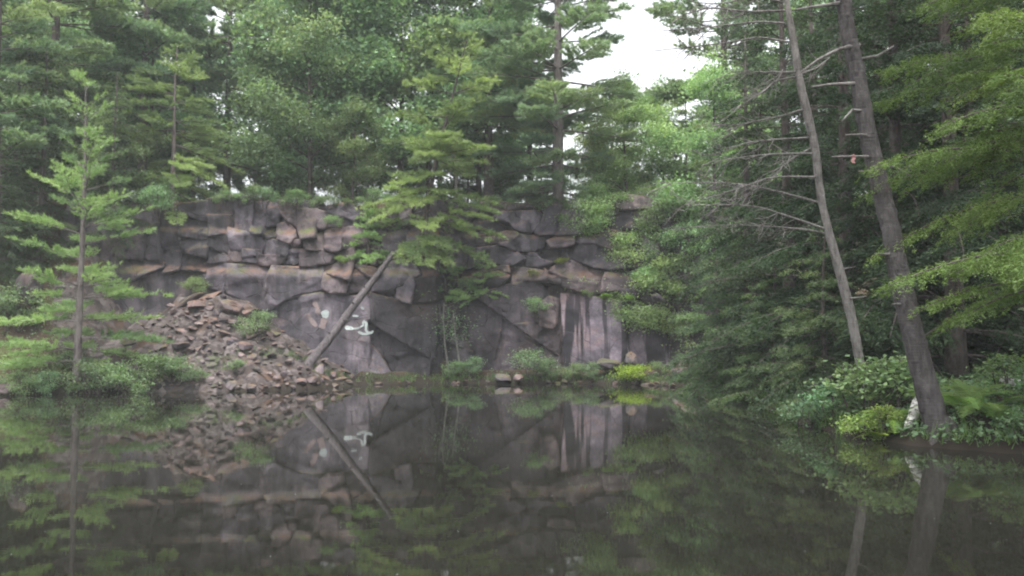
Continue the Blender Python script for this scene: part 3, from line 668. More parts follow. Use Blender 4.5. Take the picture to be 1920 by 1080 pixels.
def spray(F_, P, s, L, r, style, start, dens, var0, twl=0.42, tuft_gap=0.10, width=1.0):
    """needle tufts on side twigs along one branch -> lists of tufts"""
    n = max(4, int(L * dens)); ss = np.sort(r.uniform(start, 1.0, n)); side = np.where(np.arange(n) % 2, 1.0, -1.0)
    base = np.stack([np.interp(ss, s, P[:, c]) for c in range(3)], -1)
    tan = unit(np.stack([np.interp(ss, s, np.gradient(P[:, c])) for c in range(3)], -1))
    lat = unit(np.cross(tan, [0, 0, 1.0])) * side[:, None]
    tl = L * twl * width * (1.08 - ss) * r.uniform(.6, 1.25, n) + 0.16
    up = 0.10 if style == 'pine' else -0.12
    td = unit(tan * r.uniform(.5, .95, (n, 1)) + lat * r.uniform(.6, 1.0, (n, 1)) + np.array([0, 0, 1.0]) * (up + 0.12 * r.standard_normal((n, 1))))
    pts = []; dirs = []; vs = []
    for k in range(n):
        m = max(2, int(tl[k] / tuft_gap)); q = np.linspace(0.15, 1, m)[:, None]
        pp = base[k] + td[k] * q * tl[k]
        if style != 'pine': pp[:, 2] -= 0.22 * tl[k] * q[:, 0] ** 2
        pts.append(pp + 0.02 * r.standard_normal(pp.shape)); dirs.append(np.repeat(td[k][None], m, 0)); vs.append(np.full(m, var0 + 0.10 * r.standard_normal()))
    F_.append((np.concatenate(pts), np.concatenate(dirs), np.concatenate(vs)))

def conifer(name, seed, H, zb, Lmax, style, whorls, per, tr, bark, leafm, profile, K=9, nl=0.11, nw=0.016, dens=9, start=0.28, lean=(0, 0), tuft_gap=0.10, rise=(0.05, 0.45), droop=0.12, side=None, width=1.0, twl=0.42, limb_r=0.022, zig=0.1, sides=8):
    """returns (trunk mesh, crown mesh): trunk with its limbs, crown of needle sprays"""
    r = np.random.default_rng(seed); W = Acc(); Fl = []
    q = np.linspace(0, 1, 14)
    T = np.stack([lean[0] * q ** 1.3 + zig * np.sin(q * 5 + seed) * q * .6, lean[1] * q ** 1.3 + zig * np.cos(q * 4 + seed) * q * .6, H * q], -1)
    T[0, 2] -= 0.4
    rad = tr * (1 - q) ** 0.8 + 0.012; rad[0] *= 1.35
    W.tube(T, rad, sides, .5, 0.03)
    for t in np.linspace(0, 1, whorls):
        z = zb + (H - zb) * min(0.995, t + r.uniform(-.4, .4) / whorls) if t > 0 else zb
        z = min(z, H * 0.995); b0 = np.array([np.interp(z, T[:, 2], T[:, c]) for c in range(3)])
        for k in range(max(2, int(round(per * (1 - .35 * t) + r.uniform(-.9, .9))))):
            az = r.uniform(0, 2 * np.pi)
            if side is not None and r.uniform() < side[1]: az = side[0] + r.normal() * 0.7
            L = Lmax * profile(t) * r.uniform(.55, 1.15)
            if L < 0.18: L = 0.18
            ri = rise[0] + (rise[1] - rise[0]) * t + 0.08 * r.standard_normal()
            P, s = limb_curve(b0, az, L, ri, droop * r.uniform(.6, 1.4), r)
            W.tube(P, np.linspace(limb_r * (0.5 + L / Lmax), 0.006, len(P)), 5, .5, .04, False)
            spray(Fl, P, s, L, r, style, start * r.uniform(.6, 1.3) if L > .6 else 0.1, dens, np.clip(0.5 + 0.2 * r.standard_normal(), .05, .95), twl, tuft_gap, width)
    P = np.concatenate([f[0] for f in Fl]); D = np.concatenate([f[1] for f in Fl]); v = np.clip(np.concatenate([f[2] for f in Fl]), 0, 1)
    C = Acc()
    if style == 'pine': blades(C, P, D, v, K, nl, nw, 0.55, 0.25, r)
    else: blades(C, P, D, v, K, nl, nw, 0.42, -0.05, r, 0.03)
    return W.mesh(name + '_trunk', bark, True), C.mesh(name + '_crown', leafm)

def broadleaf(name, seed, H, zb, Rad, bark, leafm, n_leaf, size, tr=0.12, limbs=9, lean=(0, 0), stems=1, clump=0.5, squash=1.0, flat=0.7):
    r = np.random.default_rng(seed); W = Acc(); ends = []
    for st in range(stems):
        q = np.linspace(0, 1, 10); off = r.uniform(-.25, .25, 2) * (stems > 1)
        sl = r.uniform(-1, 1, 2) * (0.28 * Rad if stems > 1 else 0)
        T = np.stack([off[0] + (lean[0] + sl[0]) * q ** 1.4 + 0.06 * np.sin(q * 6 + seed + st), off[1] + (lean[1] + sl[1]) * q ** 1.4 + .06 * np.cos(q * 5 + seed + st), H * .93 * q], -1); T[0, 2] -= .3
        W.tube(T, tr * (1 - q) ** .8 + .008, 7, .5, .03)
        ends.append(T[-1])
        for k in range(limbs):
            t = (k + r.uniform(0, 1)) / limbs; z = zb + (H * .88 - zb) * t
            b0 = np.array([np.interp(z, T[:, 2], T[:, c]) for c in range(3)])
            prof = (math.sin(math.pi * min(1, 0.25 + t * .8)) ** .7)
            L = Rad * prof * r.uniform(.6, 1.15); az = r.uniform(0, 6.283) if k % 2 else 2.4 * k + seed
            P, s = limb_curve(b0, az, L, r.uniform(.25, .8) * squash, r.uniform(.05, .3), r, 6, .5)
            W.tube(P, np.linspace(tr * .38, .006, 6), 5, .5, .04, False)
            for e in range(max(2, int(3 + L * 1.6))):
                q0 = r.uniform(.35, 1); bp = np.array([np.interp(q0, s, P[:, c]) for c in range(3)])
                l2 = L * .35 * r.uniform(.5, 1.2)
                P2, _ = limb_curve(bp, az + r.uniform(-1.3, 1.3), l2, r.uniform(-.1, .7), .15, r, 4)
                W.tube(P2, np.linspace(tr * .14, .004, 4), 4, .5, 0, False); ends.append(P2[-1]); ends.append(P2[2])
    E = np.array(ends); m = len(E); per = max(4, n_leaf // m)
    cv = np.clip(.5 + .22 * r.standard_normal(m), 0, 1)
    c = np.repeat(E, per, 0); rr = clump * r.uniform(.6, 1.3, m)
    off = r.standard_normal((m * per, 3)) * np.repeat(rr, per)[:, None] * np.array([.62, .62, .34])
    C = Acc(); leaves(C, c + off, np.clip(np.repeat(cv, per) + .08 * r.standard_normal(m * per), 0, 1), size, r, flat)
    return W.mesh(name + '_trunk', bark, True), C.mesh(name + '_crown', leafm)

def place(kind, name, loc, label, group=None, rz=0.0, s=1.0, sz=None, cat='tree', tint=None, parts=('trunk', 'crown')):
    e = empty(name, loc); e.rotation_euler = (0, 0, rz); e.scale = (s, s, sz or s); tag(e, label, cat, group)
    for nm, me in zip(parts, kind):
        if me is None: continue
        o = obj(nm, me, e)
        if tint: o.color = (*tint, 1)
    return e
def base(px, Y, zoff=0.0, z=None):
    x = (px - 960) / F * Y
    return (x, Y, (gz(x, Y) if z is None else z) + zoff)

con_p = lambda t: (1 - t) ** .75 * .95 + .05
pine_p = lambda t: (0.55 + 0.45 * math.sin(math.pi * min(1, t * 1.15 + .12))) * (1 - t ** 3.5) + .08
hem_p = lambda t: (1 - t) ** .62

# ---- hero trees
k = conifer('young_pine', 11, 10.2, 0.9, 3.0, 'pine', 24, 4.2, .125, M['bark'], M['young'], con_p, K=9, nl=.15, nw=.025, dens=7.5, start=.34, rise=(-.02, .85), droop=.06, tuft_gap=.085, twl=.34, limb_r=.018)
b = at(145, 690, 28.9)
place(k, 'young_pine', (b.x, b.y, gz(b.x, b.y)), 'slender young pine with pale layered branches at the left shore', sz=(10.75 - gz(b.x, b.y)) / 10.2)

ledge = conifer('ledge_pine', 23, 9.0, 0.3, 3.2, 'pine', 19, 4.8, .13, M['darkbark'], M['young'], lambda t: (0.8 + .2 * math.sin(3 * t)) * (1 - t ** 2.2) ** .8 + .06, K=10, nl=.16, nw=.028, dens=9, start=.25, lean=(2.0, -1.0), rise=(-.42, .40), droop=.05, tuft_gap=.085, side=(-1.8, .35), twl=.29)
b = to_cliff(790, 468, -.2)
place(ledge, 'ledge_pine', (b.x, b.y, b.z), 'leaning light green pine rooted on the cliff face above the leaning log', tint=(1.15, 1.2, 1.15))

k = conifer('tall_pine', 31, 19, 2.0, 3.9, 'pine', 27, 4.8, .30, M['bark'], M['pine'], pine_p, K=12, nl=.18, nw=.032, dens=9, start=.3, rise=(-.02, .3), droop=.05, tuft_gap=.09, twl=.42, limb_r=.035)
place(k, 'white_pine', base(1047, 38.6), 'tall pine with pale trunk and layered boughs standing on the cliff top', tint=(1.1, 1.1, 1.1))

# ---- right bank: the bare snag
snag = empty('dead_snag', at(1640, 778, 17.0)); tag(snag, 'thin bare dead tree with long grey branches leaning over the right bank', 'tree')
off0 = snag.location
def child_mesh(acc, name, mat, parent, smooth=True):
    me = acc.mesh(name, mat, smooth); o = obj(name, me, parent); o.matrix_parent_inverse = parent.matrix_world.inverted() if False else o.matrix_parent_inverse
    o.location = tuple(-c for c in parent.location); return o
SN = [(1462, -90), (1475, 0), (1483, 50), (1492, 100), (1497, 140), (1508, 190), (1520, 240), (1530, 290), (1535, 340), (1543, 390), (1555, 440), (1572, 500), (1588, 560), (1602, 620), (1612, 680), (1624, 725), (1640, 790)]
SW = [8, 10, 13, 14, 15, 16, 16, 15, 14, 14, 15, 17, 18, 18, 16, 16, 20]
A = Acc(); px_tube(A, SN, [17.0] * len(SN), SW, 10, 0.05, 3); child_mesh(A, 'trunk', M['dead'], snag)
SB = [[(1471, 44), (1425, 40), (1337, 50), (1242, 58)], [(1479, 79), (1425, 69), (1358, 81), (1221, 96)], [(1496, 135), (1437, 135), (1375, 133)], [(1494, 144), (1454, 150), (1433, 171), (1375, 204)],
      [(1510, 204), (1467, 217), (1417, 227), (1367, 237)], [(1520, 258), (1450, 262), (1400, 267), (1337, 292)], [(1528, 288), (1467, 288), (1408, 292), (1333, 304)], [(1534, 332), (1471, 331), (1433, 335), (1383, 354), (1304, 379)],
      [(1540, 381), (1471, 362), (1400, 346), (1325, 342), (1258, 344)], [(1552, 431), (1492, 410), (1425, 388), (1375, 383), (1296, 385)], [(1554, 439), (1517, 431), (1450, 425), (1375, 421), (1283, 427)],
      [(1497, 140), (1530, 128), (1556, 108)], [(1468, 5), (1420, -8), (1350, 8), (1300, 4)], [(1473, 20), (1400, 22), (1330, 14), (1280, 28)], [(1590, 560), (1625, 556)], [(1575, 505), (1604, 500)], [(1526, 275), (1480, 300), (1440, 340), (1390, 372)]]
for k, pl in enumerate(SB):
    A = Acc(); n = len(pl); dy = random.uniform(-.9, .7)
    w0 = 4.6 if n > 3 else 4.0
    Pm = px_tube(A, pl, [17.0 + dy * (q / (n - 1)) for q in range(n)], [w0 * (1 - .72 * q / (n - 1)) for q in range(n)], 6, .06, 4)
    for tw in range(0 if n < 3 else 15):        # forked, kinked dead twigs
        i0 = random.randrange(len(Pm) // 4, len(Pm)); p = Pm[i0]; d = np.array([-random.uniform(.0, .75), random.uniform(-.45, .45), random.uniform(-.5, .28)])
        k1 = p + d * .4 + np.array([random.uniform(-.06, .06), 0, random.uniform(-.08, .08)]); k2 = p + d * .72 + np.array([0, 0, random.uniform(-.1, .06)])
        A.tube(np.stack([p, k1, k2, p + d]), [.011, .008, .006, .002], 4, .5, 0, False)
        d2 = d * .5 + np.array([random.uniform(-.2, .2), random.uniform(-.2, .2), random.uniform(-.25, .2)])
        A.tube(np.stack([k1, k1 + d2 * .5, k1 + d2]), [.006, .005, .002], 4, .5, 0, False)
    child_mesh(A, 'branch', M['dead'], snag)

# ---- right bank: the stout trunk
BT = [(1578, -20), (1590, 60), (1604, 120), (1614, 180), (1625, 240), (1638, 300), (1655, 370), (1670, 430), (1683, 500), (1700, 580), (1720, 660), (1738, 730), (1755, 790), (1766, 826), (1772, 850)]
BW = [25, 28, 30, 31, 32, 33, 33, 34, 36, 38, 40, 43, 47, 54, 70]
BT = [(1535, -420), (1552, -220)] + BT; BW = [12, 22] + BW
stout = empty('leaning_pine', at(1768, 838, 14.3)); tag(stout, 'stout grey leaning trunk rising from the edge of the right bank', 'tree')
A = Acc(); Pm = px_tube(A, BT, [14.3] * len(BT), BW, 16, .05, 6)
for q in range(9):                       # roots gripping the bank
    az = q * .72 + .2; L = random.uniform(.3, .5); p0 = np.array(at(1768, 832, 14.3)); dv_ = np.array([math.cos(az), math.sin(az), 0])
    P = np.stack([p0 + dv_ * .08 + [0, 0, .42], p0 + dv_ * .17 + [0, 0, .20], p0 + dv_ * L * .7 + [0, 0, .05], p0 + dv_ * L + [0, 0, -.10]])
    A.tube(P, [.11, .11, .08, .03], 8, .5, .08)
for q in range(26):                      # knots and bark lumps
    i0 = random.randrange(8, len(Pm) - 8); az = random.uniform(3.2, 6.2); rad_ = np.interp(i0 / 6, range(len(BW)), BW) * 14.3 / F / 2
    p0 = Pm[i0] + np.array([math.cos(az), math.sin(az), 0]) * rad_ * .86
    A.tube([p0 - [0, 0, .05], p0, p0 + [0, 0, .05]], [.01, random.uniform(.02, .045), .01], 6, .5, .1)
child_mesh(A, 'trunk', M['stout'], stout)
for pl, w0 in (([(1575, 6), (1530, 12), (1487, 19)], 8), ([(1612, 85), (1577, 90), (1533, 112), (1502, 135)], 9), ([(1612, 156), (1560, 158), (1522, 163)], 8), ([(1622, 208), (1598, 206), (1578, 228)], 7),
               ([(1640, 255), (1612, 252), (1585, 253)], 6), ([(1642, 294), (1600, 293), (1560, 294)], 6), ([(1654, 306), (1680, 314), (1708, 330)], 6), ([(1606, 112), (1645, 105), (1676, 86)], 7), ([(1655, 320), (1610, 321)], 5), ([(1678, 476), (1640, 476)], 6), ([(1700, 569), (1672, 570)], 6)):
    A = Acc(); n = len(pl); px_tube(A, pl, [14.25 - .1 * q for q in range(n)], [w0 * (1 - .6 * q / (n - 1)) for q in range(n)], 6, .05, 3); child_mesh(A, 'branch', M['dead'], stout)
r_ = np.random.default_rng(5); Fl = []; A = Acc()
for z_ in np.linspace(8.8, 12.6, 9):
    b0 = np.array([np.interp(z_, Pm[::-1, 2], Pm[::-1, c]) for c in range(3)])
    for q in range(4):
        L = r_.uniform(1.2, 2.4) * (13.2 - z_) / 4 + .4; P, s = limb_curve(b0, r_.uniform(0, 6.28), L, .25, .1, r_)
        A.tube(P, np.linspace(.04, .006, len(P)), 5, .5, 0, False); spray(Fl, P, s, L, r_, 'pine', .3, 8, .5)
child_mesh(A, 'limbs', M['darkbark'], stout)
A = Acc(); blades(A, np.concatenate([f[0] for f in Fl]), np.concatenate([f[1] for f in Fl]), np.clip(np.concatenate([f[2] for f in Fl]), 0, 1), 8, .12, .02, .55, .25, r_)
child_mesh(A, 'crown', M['pine'], stout, False)
# pink flagging tape tied to a twig of the stout trunk
p = at(1600, 293, 14.1); A = Acc()
V = []; T = []
for q in range(6):
    z_ = -q * .022; sx = .018 * math.sin(q * 1.4)
    V += [(-.028 + sx, .006 * math.sin(q * 2), z_), (.028 + sx, -.006 * math.cos(q * 2), z_)]
    if q: T += [(2 * q - 2, 2 * q - 1, 2 * q + 1), (2 * q - 2, 2 * q + 1, 2 * q)]
A.add(V, T); A.tube([(-.03, .03, .0), (0, -.03, .02), (.03, .03, .0)], .012, 5)
o = obj('flagging_tape', A.mesh('flagging_tape', M['pink']), None, p); tag(o, 'short strip of pink tape tied to a twig of the stout trunk', 'tape')

# ---- hemlocks on the right bank
hemA = conifer('hemlock_a', 41, 14, .6, 3.3, 'hem', 34, 4.6, .20, M['darkbark'], M['hem'], hem_p, K=6, nl=.085, nw=.034, dens=10, start=.2, rise=(.05, .5), droop=.34, tuft_gap=.075, twl=.34, limb_r=.022)
hemB = conifer('hemlock_b', 47, 12, .4, 3.0, 'hem', 30, 4.8, .17, M['darkbark'], M['hem'], hem_p, K=6, nl=.085, nw=.034, dens=10, start=.2, rise=(0, .5), droop=.38, tuft_gap=.075, twl=.34, limb_r=.02)
HG = 'dark hemlocks crowding the right bank'
for n_, (px, Y, kd, s, lab, tint) in enumerate([
    (1405, 27.5, hemB, .98, 'dark hemlock at the left end of the crowd on the right bank', (.95, 1.05, 1.0)),
    (1480, 25.0, hemA, 1.0, 'tall dark hemlock directly behind the bare snag branches', (.8, .85, .85)),
    (1590, 22.5, hemA, 1.05, 'tall dark hemlock between the bare snag and the stout trunk', (.7, .75, .75)),
    (1690, 20.0, hemB, 1.1, 'dark hemlock just right of the stout trunk', (.7, .75, .75)),
    (1790, 18.5, hemA, 1.0, 'dark hemlock behind the bright drooping boughs', (.7, .78, .78)),
    (1885, 20.0, hemB, 1.2, 'dark hemlock in the top right corner', (.7, .85, .85)),
    (1425, 33.5, hemA, .8, 'hemlock standing behind the crowd beside the cliff end', (1.25, 1.3, 1.1)),
    (1660, 30.0, hemA, 1.25, 'tallest dark hemlock at the back of the right bank', (.75, .8, .8)),
    (1535, 31.0, hemB, 1.3, 'background hemlock seen through the snag branches', (.8, .85, .8)),
    (1830, 27.0, hemA, 1.2, 'background hemlock rising right of the stout trunk', (.7, .8, .8))]):
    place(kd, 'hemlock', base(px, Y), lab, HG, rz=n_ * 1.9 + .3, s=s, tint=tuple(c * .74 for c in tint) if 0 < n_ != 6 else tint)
hemC = conifer('hemlock_c', 53, 12, 2.2, 3.1, 'hem', 22, 4.8, .17, M['darkbark'], M['hemlit'], lambda t: (1 - t) ** .4, K=6, nl=.055, nw=.020, dens=13, start=.15, rise=(.1, .5), droop=.36, tuft_gap=.045, side=(math.pi * .98, .55), twl=.3, limb_r=.022)
place(hemC, 'hemlock', base(2010, 13.4), 'bright yellow green hemlock boughs reaching in from the right edge', tint=(1.05, 1.05, .95))
hemS = conifer('hemlock_small', 59, 4.6, .15, 2.0, 'hem', 15, 4.8, .06, M['darkbark'], M['hem'], hem_p, K=6, nl=.08, nw=.03, dens=11, start=.15, rise=(.05, .5), droop=.3, tuft_gap=.075, twl=.36, limb_r=.014)
for px, Y, s, lab in ((1345, 31.8, 1.0, 'small light hemlock at the water beside the streaked wall'), (1415, 26.5, 1.05, 'small hemlock leaning over the water at the bend of the right bank'), (1450, 23.5, .8, 'low hemlock at the water left of the broad leaved bushes'), (1545, 20.0, .85, 'young hemlock growing at the foot of the bare snag')):
    place(hemS, 'young_hemlock', base(px, Y), lab, 'young hemlocks along the right shore', rz=px, s=s, tint=(1.7, 1.65, 1.5))

# ---- forest behind the cliff
pinA = conifer('forest_pine_a', 61, 19, 4.5, 3.6, 'pine', 22, 4.4, .24, M['darkbark'], M['pine'], pine_p, K=12, nl=.21, nw=.05, dens=8, start=.3, rise=(-.05, .35), droop=.05, tuft_gap=.12, twl=.42, limb_r=.03)
pinB = conifer('forest_pine_b', 67, 17, 3.0, 3.2, 'pine', 20, 4.4, .20, M['darkbark'], M['pine'], pine_p, K=12, nl=.21, nw=.05, dens=8, start=.25, rise=(-.08, .4), droop=.06, tuft_gap=.12, twl=.42, limb_r=.028)
decA = broadleaf('forest_maple_a', 71, 16, 2.5, 3.6, M['darkbark'], M['leaf'], 30000, .20, .15, 24, clump=.95)
decB = broadleaf('forest_maple_b', 73, 13, 1.2, 3.2, M['darkbark'], M['leaf'], 26000, .18, .12, 22, clump=.85)
decC = broadleaf('light_maple', 79, 10, .8, 2.8, M['darkbark'], M['leaflit'], 22000, .15, .10, 18, clump=.7)
single = [
 (pinA, 85, 38.0, 1.0, 'dark pine with a visible grey trunk at the upper left'), (ledge, 318, 36.6, .85, 'low pine with light layered boughs at the left end of the cliff top'),
 (pinA, 258, 42.0, 1.0, 'dark pine with bare lower trunk left of the cliff'), (pinB, 420, 45.0, 1.05, 'pine rising behind the column shaped rocks'),
 (decB, 575, 40.0, 1.0, 'bushy maple above the column shaped rocks'), (decC, 660, 38.6, .55, 'small leafy maple at the cliff edge left of the leaning pine'),
 (decA, 800, 45.0, 1.1, 'tall pale maple behind the leaning pine'), (pinA, 915, 42.5, 1.0, 'pine with dark trunk left of the pale trunked pine'), (decC, 1120, 38.2, .62, 'low bright maple at the cliff top right of the pale trunked pine'),
 (decC, 1215, 37.6, .72, 'bright spreading maple above the upper right boulders'), (pinB, 1290, 41.5, .46, 'light green pine below the open sky at the right end of the cliff'), (decB, 1345, 37.0, .78, 'leafy maple between the cliff end and the dark hemlocks'),
 (decC, 1245, 43.0, .78, 'light maple right of the sky gap middle'), (decC, 1150, 44.0, .72, 'light maple between the pale trunked pine and the sky gap'), (decC, 1175, 40.0, .75, 'light maple filling the gap under the open sky'), (hemB, 70, 34.0, .75, 'dark hemlock behind the top of the young pine'), (hemB, 205, 35.2, .6, 'dark hemlock left of the shaded cliff face'), (hemB, -10, 31.5, .6, 'dark hemlock at the left edge of the bank'), (pinB, -25, 33.0, .9, 'pine at the left edge behind the young pine'), (decB, 20, 36.0, .8, 'leafy maple at the left edge above the bank'), (decC, 215, 36.5, .6, 'low maple between the young pine and the cliff')]
for n_, (kd, px, Y, s, lab) in enumerate(single):
    nm = 'white_pine' if kd in (pinA, pinB, ledge) else 'hemlock' if kd is hemB else 'maple_tree'
    place(kd, nm, base(px, Y), lab, 'trees at the cliff edge', rz=n_ * 2.4, s=s, tint=(1.35, 1.3, 1.15) if n_ in (8, 9, 10, 6, 11, 12, 13, 14) else None)
rr = random.Random(3)
for row, (Y, n_) in enumerate(((44, 14), (52, 15), (62, 15))):
    for q in range(n_):
        px = -180 + (q + rr.uniform(.2, .8)) * 2280 / n_
        y = Y + rr.uniform(-2.5, 2.5)
        if 1085 < px < 1345: continue
        if 1020 < px < 1085 and Y < 50: continue
        kd = rr.choice([pinA, pinB, decA, decA, decB, pinA])
        isp = kd in (pinA, pinB)
        place(kd, 'white_pine' if isp else 'maple_tree', base(px, y), 'tall pine in the crowded forest behind the cliff' if isp else 'tall leafy maple in the crowded forest behind the cliff',
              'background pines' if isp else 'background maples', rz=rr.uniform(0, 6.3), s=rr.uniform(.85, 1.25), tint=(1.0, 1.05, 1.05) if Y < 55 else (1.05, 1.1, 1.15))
for px, Y, s in ((1130, 58, .62), (1225, 60, .55), (1305, 55, .62), (1180, 70, .6)):
    place(decB, 'maple_tree', base(px, Y), 'low distant maple below the open sky', 'distant maples below the sky gap', rz=px, s=s)
for q in range(31):
    px = 150 + q * 40 + rr.uniform(-12, 12); y = 46 + (q * 7 % 5) * 2.2
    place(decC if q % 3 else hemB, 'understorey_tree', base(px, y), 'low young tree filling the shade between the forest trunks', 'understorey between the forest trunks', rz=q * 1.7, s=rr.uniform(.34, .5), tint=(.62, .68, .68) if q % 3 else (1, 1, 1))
# bare dead trunks in the forest
for px, Y, h, lab in ((682, 40.5, 5.3, 'thin dead broken trunk in the forest above the cliff'), (850, 41.5, 5.0, 'thin grey dead trunk just left of the dark pine trunks')):
    A = Acc(); q = np.linspace(0, 1, 9)
    A.tube(np.stack([.12 * np.sin(q * 5), .1 * np.cos(q * 4), h * q - .2], -1), .11 * (1 - .55 * q), 8, .5, .06)
    for e in range(6):
        z_ = h * random.uniform(.35, .95); az = random.uniform(0, 6.3); L = random.uniform(.5, 1.3)
        P, _ = limb_curve(np.array([0, 0, z_]), az, L, .15, .3, rng, 5); A.tube(P, np.linspace(.025, .005, 5), 4, .5, 0, False)
    o = obj('dead_tree', A.mesh('dead_tree', M['dead'], True), None, base(px, Y)); tag(o, lab, 'tree')

# ------------------------------------------------------------------ shrubs and plants
shrA = broadleaf('shrub_a', 83, 1.5, .15, 1.0, M['darkbark'], M['leaf'], 2600, .09, .02, 6, stems=4, clump=.26)
shrB = broadleaf('shrub_b', 89, 1.3, .1, .9, M['darkbark'], M['leaflit'], 2400, .085, .018, 6, stems=4, clump=.24)
shrL = broadleaf('lime_shrub', 97, .7, .05, .75, M['darkbark'], M['lime'], 2200, .08, .012, 5, stems=6, clump=.2)
shrR = broadleaf('broad_shrub', 101, 1.25, .15, .8, M['darkbark'], M['leaflit'], 900, .13, .016, 6, stems=4, clump=.24, flat=.45)
def shrub(kd, px, Y, s, lab, group, tint=None, z=None, rz=None, name='shrub', sz=None):
    return place(kd, name, base(px, Y, z=z), lab, group, rz=px * .37 if rz is None else rz, s=s, sz=sz, cat='shrub', tint=tint, parts=('stems', 'leaves'))
G1 = 'bushes along the left shore'
for px, Y, s, kd, lab in ((175, 28.5, 1.1, shrA, 'green bush at the water just right of the young pine foot'), (235, 28.8, 1.25, shrB, 'largest light green bush on the left shore'), (290, 29.3, 1.15, shrB, 'light bush at the water below the dark bank'),
                          (335, 29.7, .85, shrA, 'low bush at the left foot of the rubble slope'), (95, 28.2, .75, shrA, 'low bush at the water left of the young pine'), (45, 27.9, .85, shrB, 'yellowish bush at the left end of the shore'), (135, 29.5, .9, shrA, 'bush behind the foot of the young pine'),
                          (375, 29.9, .45, shrB, 'small tuft of leaves at the waterline below the rubble'), (445, 30.8, .4, shrB, 'small weed at the waterline left of the broken slabs'), (30, 31.0, 1.4, shrA, 'dark bush on the left bank below the upright rock')):
    shrub(kd, px, Y, s * .8, lab, G1)
shrub(shrB, 482, 32.6, .8, 'pale olive bush in the middle of the rubble slope', None, (.9, .85, .9))
shrub(shrA, 368, 34.9, .55, 'small green plant at the top of the rubble slope', None, (1.3, 1.2, 1))
G2 = 'bushes at the cliff foot'
for px, Y, s, kd, lab in ((852, 35.75, .8, shrB, 'bright low bush round the slim stems at the cliff foot'), (892, 36.0, .75, shrA, 'green bush right of the slim stems at the cliff foot'), (998, 35.9, 1.15, shrA, 'tall bluish green bush right of the angular rocks'),
                          (1030, 35.7, .8, shrA, 'bush beside the tall bluish green bush'), (1075, 35.6, .75, shrB, 'bush left of the long low boulder'), (1112, 35.4, .7, shrA, 'small bush in front of the long low boulder'), (1235, 35.0, .6, shrB, 'low bush right of the lime green bush'), (1290, 34.0, .6, shrB, 'low bush below the sloping boulder'), (1265, 34.3, .5, shrA, 'small dark bush at the waterline right of the lime bush')):
    shrub(kd, px, Y, s * .72, lab, G2)
b = at(1192, 716, 34.9); shrub(shrL, 1192, 34.75, 1.0, 'lime green mound of leaves at the waterline', None, z=.12, name='lime_shrub', sz=.85)
# plants growing on ledges
G3 = 'plants on the cliff ledges'
for px, py, s, kd, lab, tint in ((1055, 492, .38, shrL, 'lime green plant in the notch of the upper right slabs', None), (1100, 556, .3, shrB, 'leftmost plant on the ledge over the streaked wall', None), (1135, 558, .34, shrL, 'yellow green plant in the middle of the ledge over the streaked wall', (.8, .9, 1)),
        (1178, 560, .35, shrL, 'bright plant at the right end of the ledge over the streaked wall', (.8, .9, 1)), (1000, 520, .34, shrB, 'olive tuft on the ledge below the dark notch', (1.2, 1, .6)), (625, 424, .4, shrA, 'green tuft on the ledge right of the column shaped rocks', (1.3, 1.3, 1.2)),
        (1128, 412, .75, shrB, 'light bush below the upper right boulder', None), (1165, 472, .35, shrB, 'small fern like plant on the big pale slab', None), (640, 492, .3, shrB, 'olive tuft on the ledge left of the log top', (1.1, 1, .6)), (1002, 590, .62, shrA, 'sapling clinging to the wall left of the pink rock column', (1.2, 1.2, 1.1)),
        (1225, 430, 1.0, shrB, 'bush hanging over the right shoulder of the cliff', None), (1270, 420, 1.15, shrB, 'big bush at the top of the right shoulder', None), (1245, 490, 1.0, shrA, 'bush halfway down the right shoulder of the cliff', None), (1300, 480, 1.3, shrA, 'large bush at the right end of the cliff', (1.2, 1.2, 1.1)), (1215, 535, .7, shrA, 'bush above the right end of the streaked wall', (1.3, 1.3, 1.1)),
        (1270, 570, 1.0, shrB, 'bush right of the small round boulder', (.9, .85, .7)), (1310, 560, 1.3, shrA, 'dark bush between the cliff end and the hemlocks', None), (1290, 640, 1.2, shrB, 'light bush overhanging the sloping boulder', None), (1262, 620, .6, shrB, 'olive bush at the right edge of the streaked wall', (1.1, 1, .6)), (1330, 680, 1.2, shrB, 'pale bush drooping to the water at the right end of the cliff', None),
        (300, 395, .9, shrA, 'dark bush on the left shoulder of the cliff', None), (880, 545, .5, shrA, 'plant hanging below the leaning pine', (1.3, 1.3, 1.1))):
    p = to_cliff(px, py, -.22)
    place(kd, 'ledge_plant', (p.x, p.y, p.z - .25 * s), lab, G3, rz=px * .37, s=s, cat='plant', tint=tint, parts=('stems', 'leaves'))
for n_ in range(26):
    px = 425 + n_ * 27 + random.uniform(-9, 9); s_ = random.uniform(.25, .6)
    x = (px - 960) / F * 36.9; kd = random.choice([shrA, shrB, shrB])
    place(kd, 'rim_plant', (x, float(cliffY(x)) + .75 + random.uniform(0, .7), 7.6), 'low leafy plant along the cliff rim', 'plants along the cliff rim', rz=px, s=s_, cat='plant', parts=('stems', 'leaves'))
pinS = conifer('pine_sapling', 57, 2.6, .1, 1.5, 'pine', 11, 4.6, .04, M['darkbark'], M['young'], con_p, K=9, nl=.14, nw=.026, dens=11, start=.15, rise=(-.35, .5), droop=.05, tuft_gap=.08, twl=.32, limb_r=.012)
# pine seedling sprays hanging from the ledges below the leaning pine
for px, py, s, lab in ((905, 545, .42, 'small drooping pine bough beside the crack under the leaning pine'), (835, 545, .55, 'pine sapling on the ledge below the leaning pine'), (690, 478, .5, 'pine sapling left of the log top')):
    p = to_cliff(px, py, -.2); place(pinS, 'pine_sapling', (p.x, p.y, p.z - .5 * s), lab, 'saplings on the cliff face', rz=px, s=s * 1.7, tint=(1, 1.05, 1))
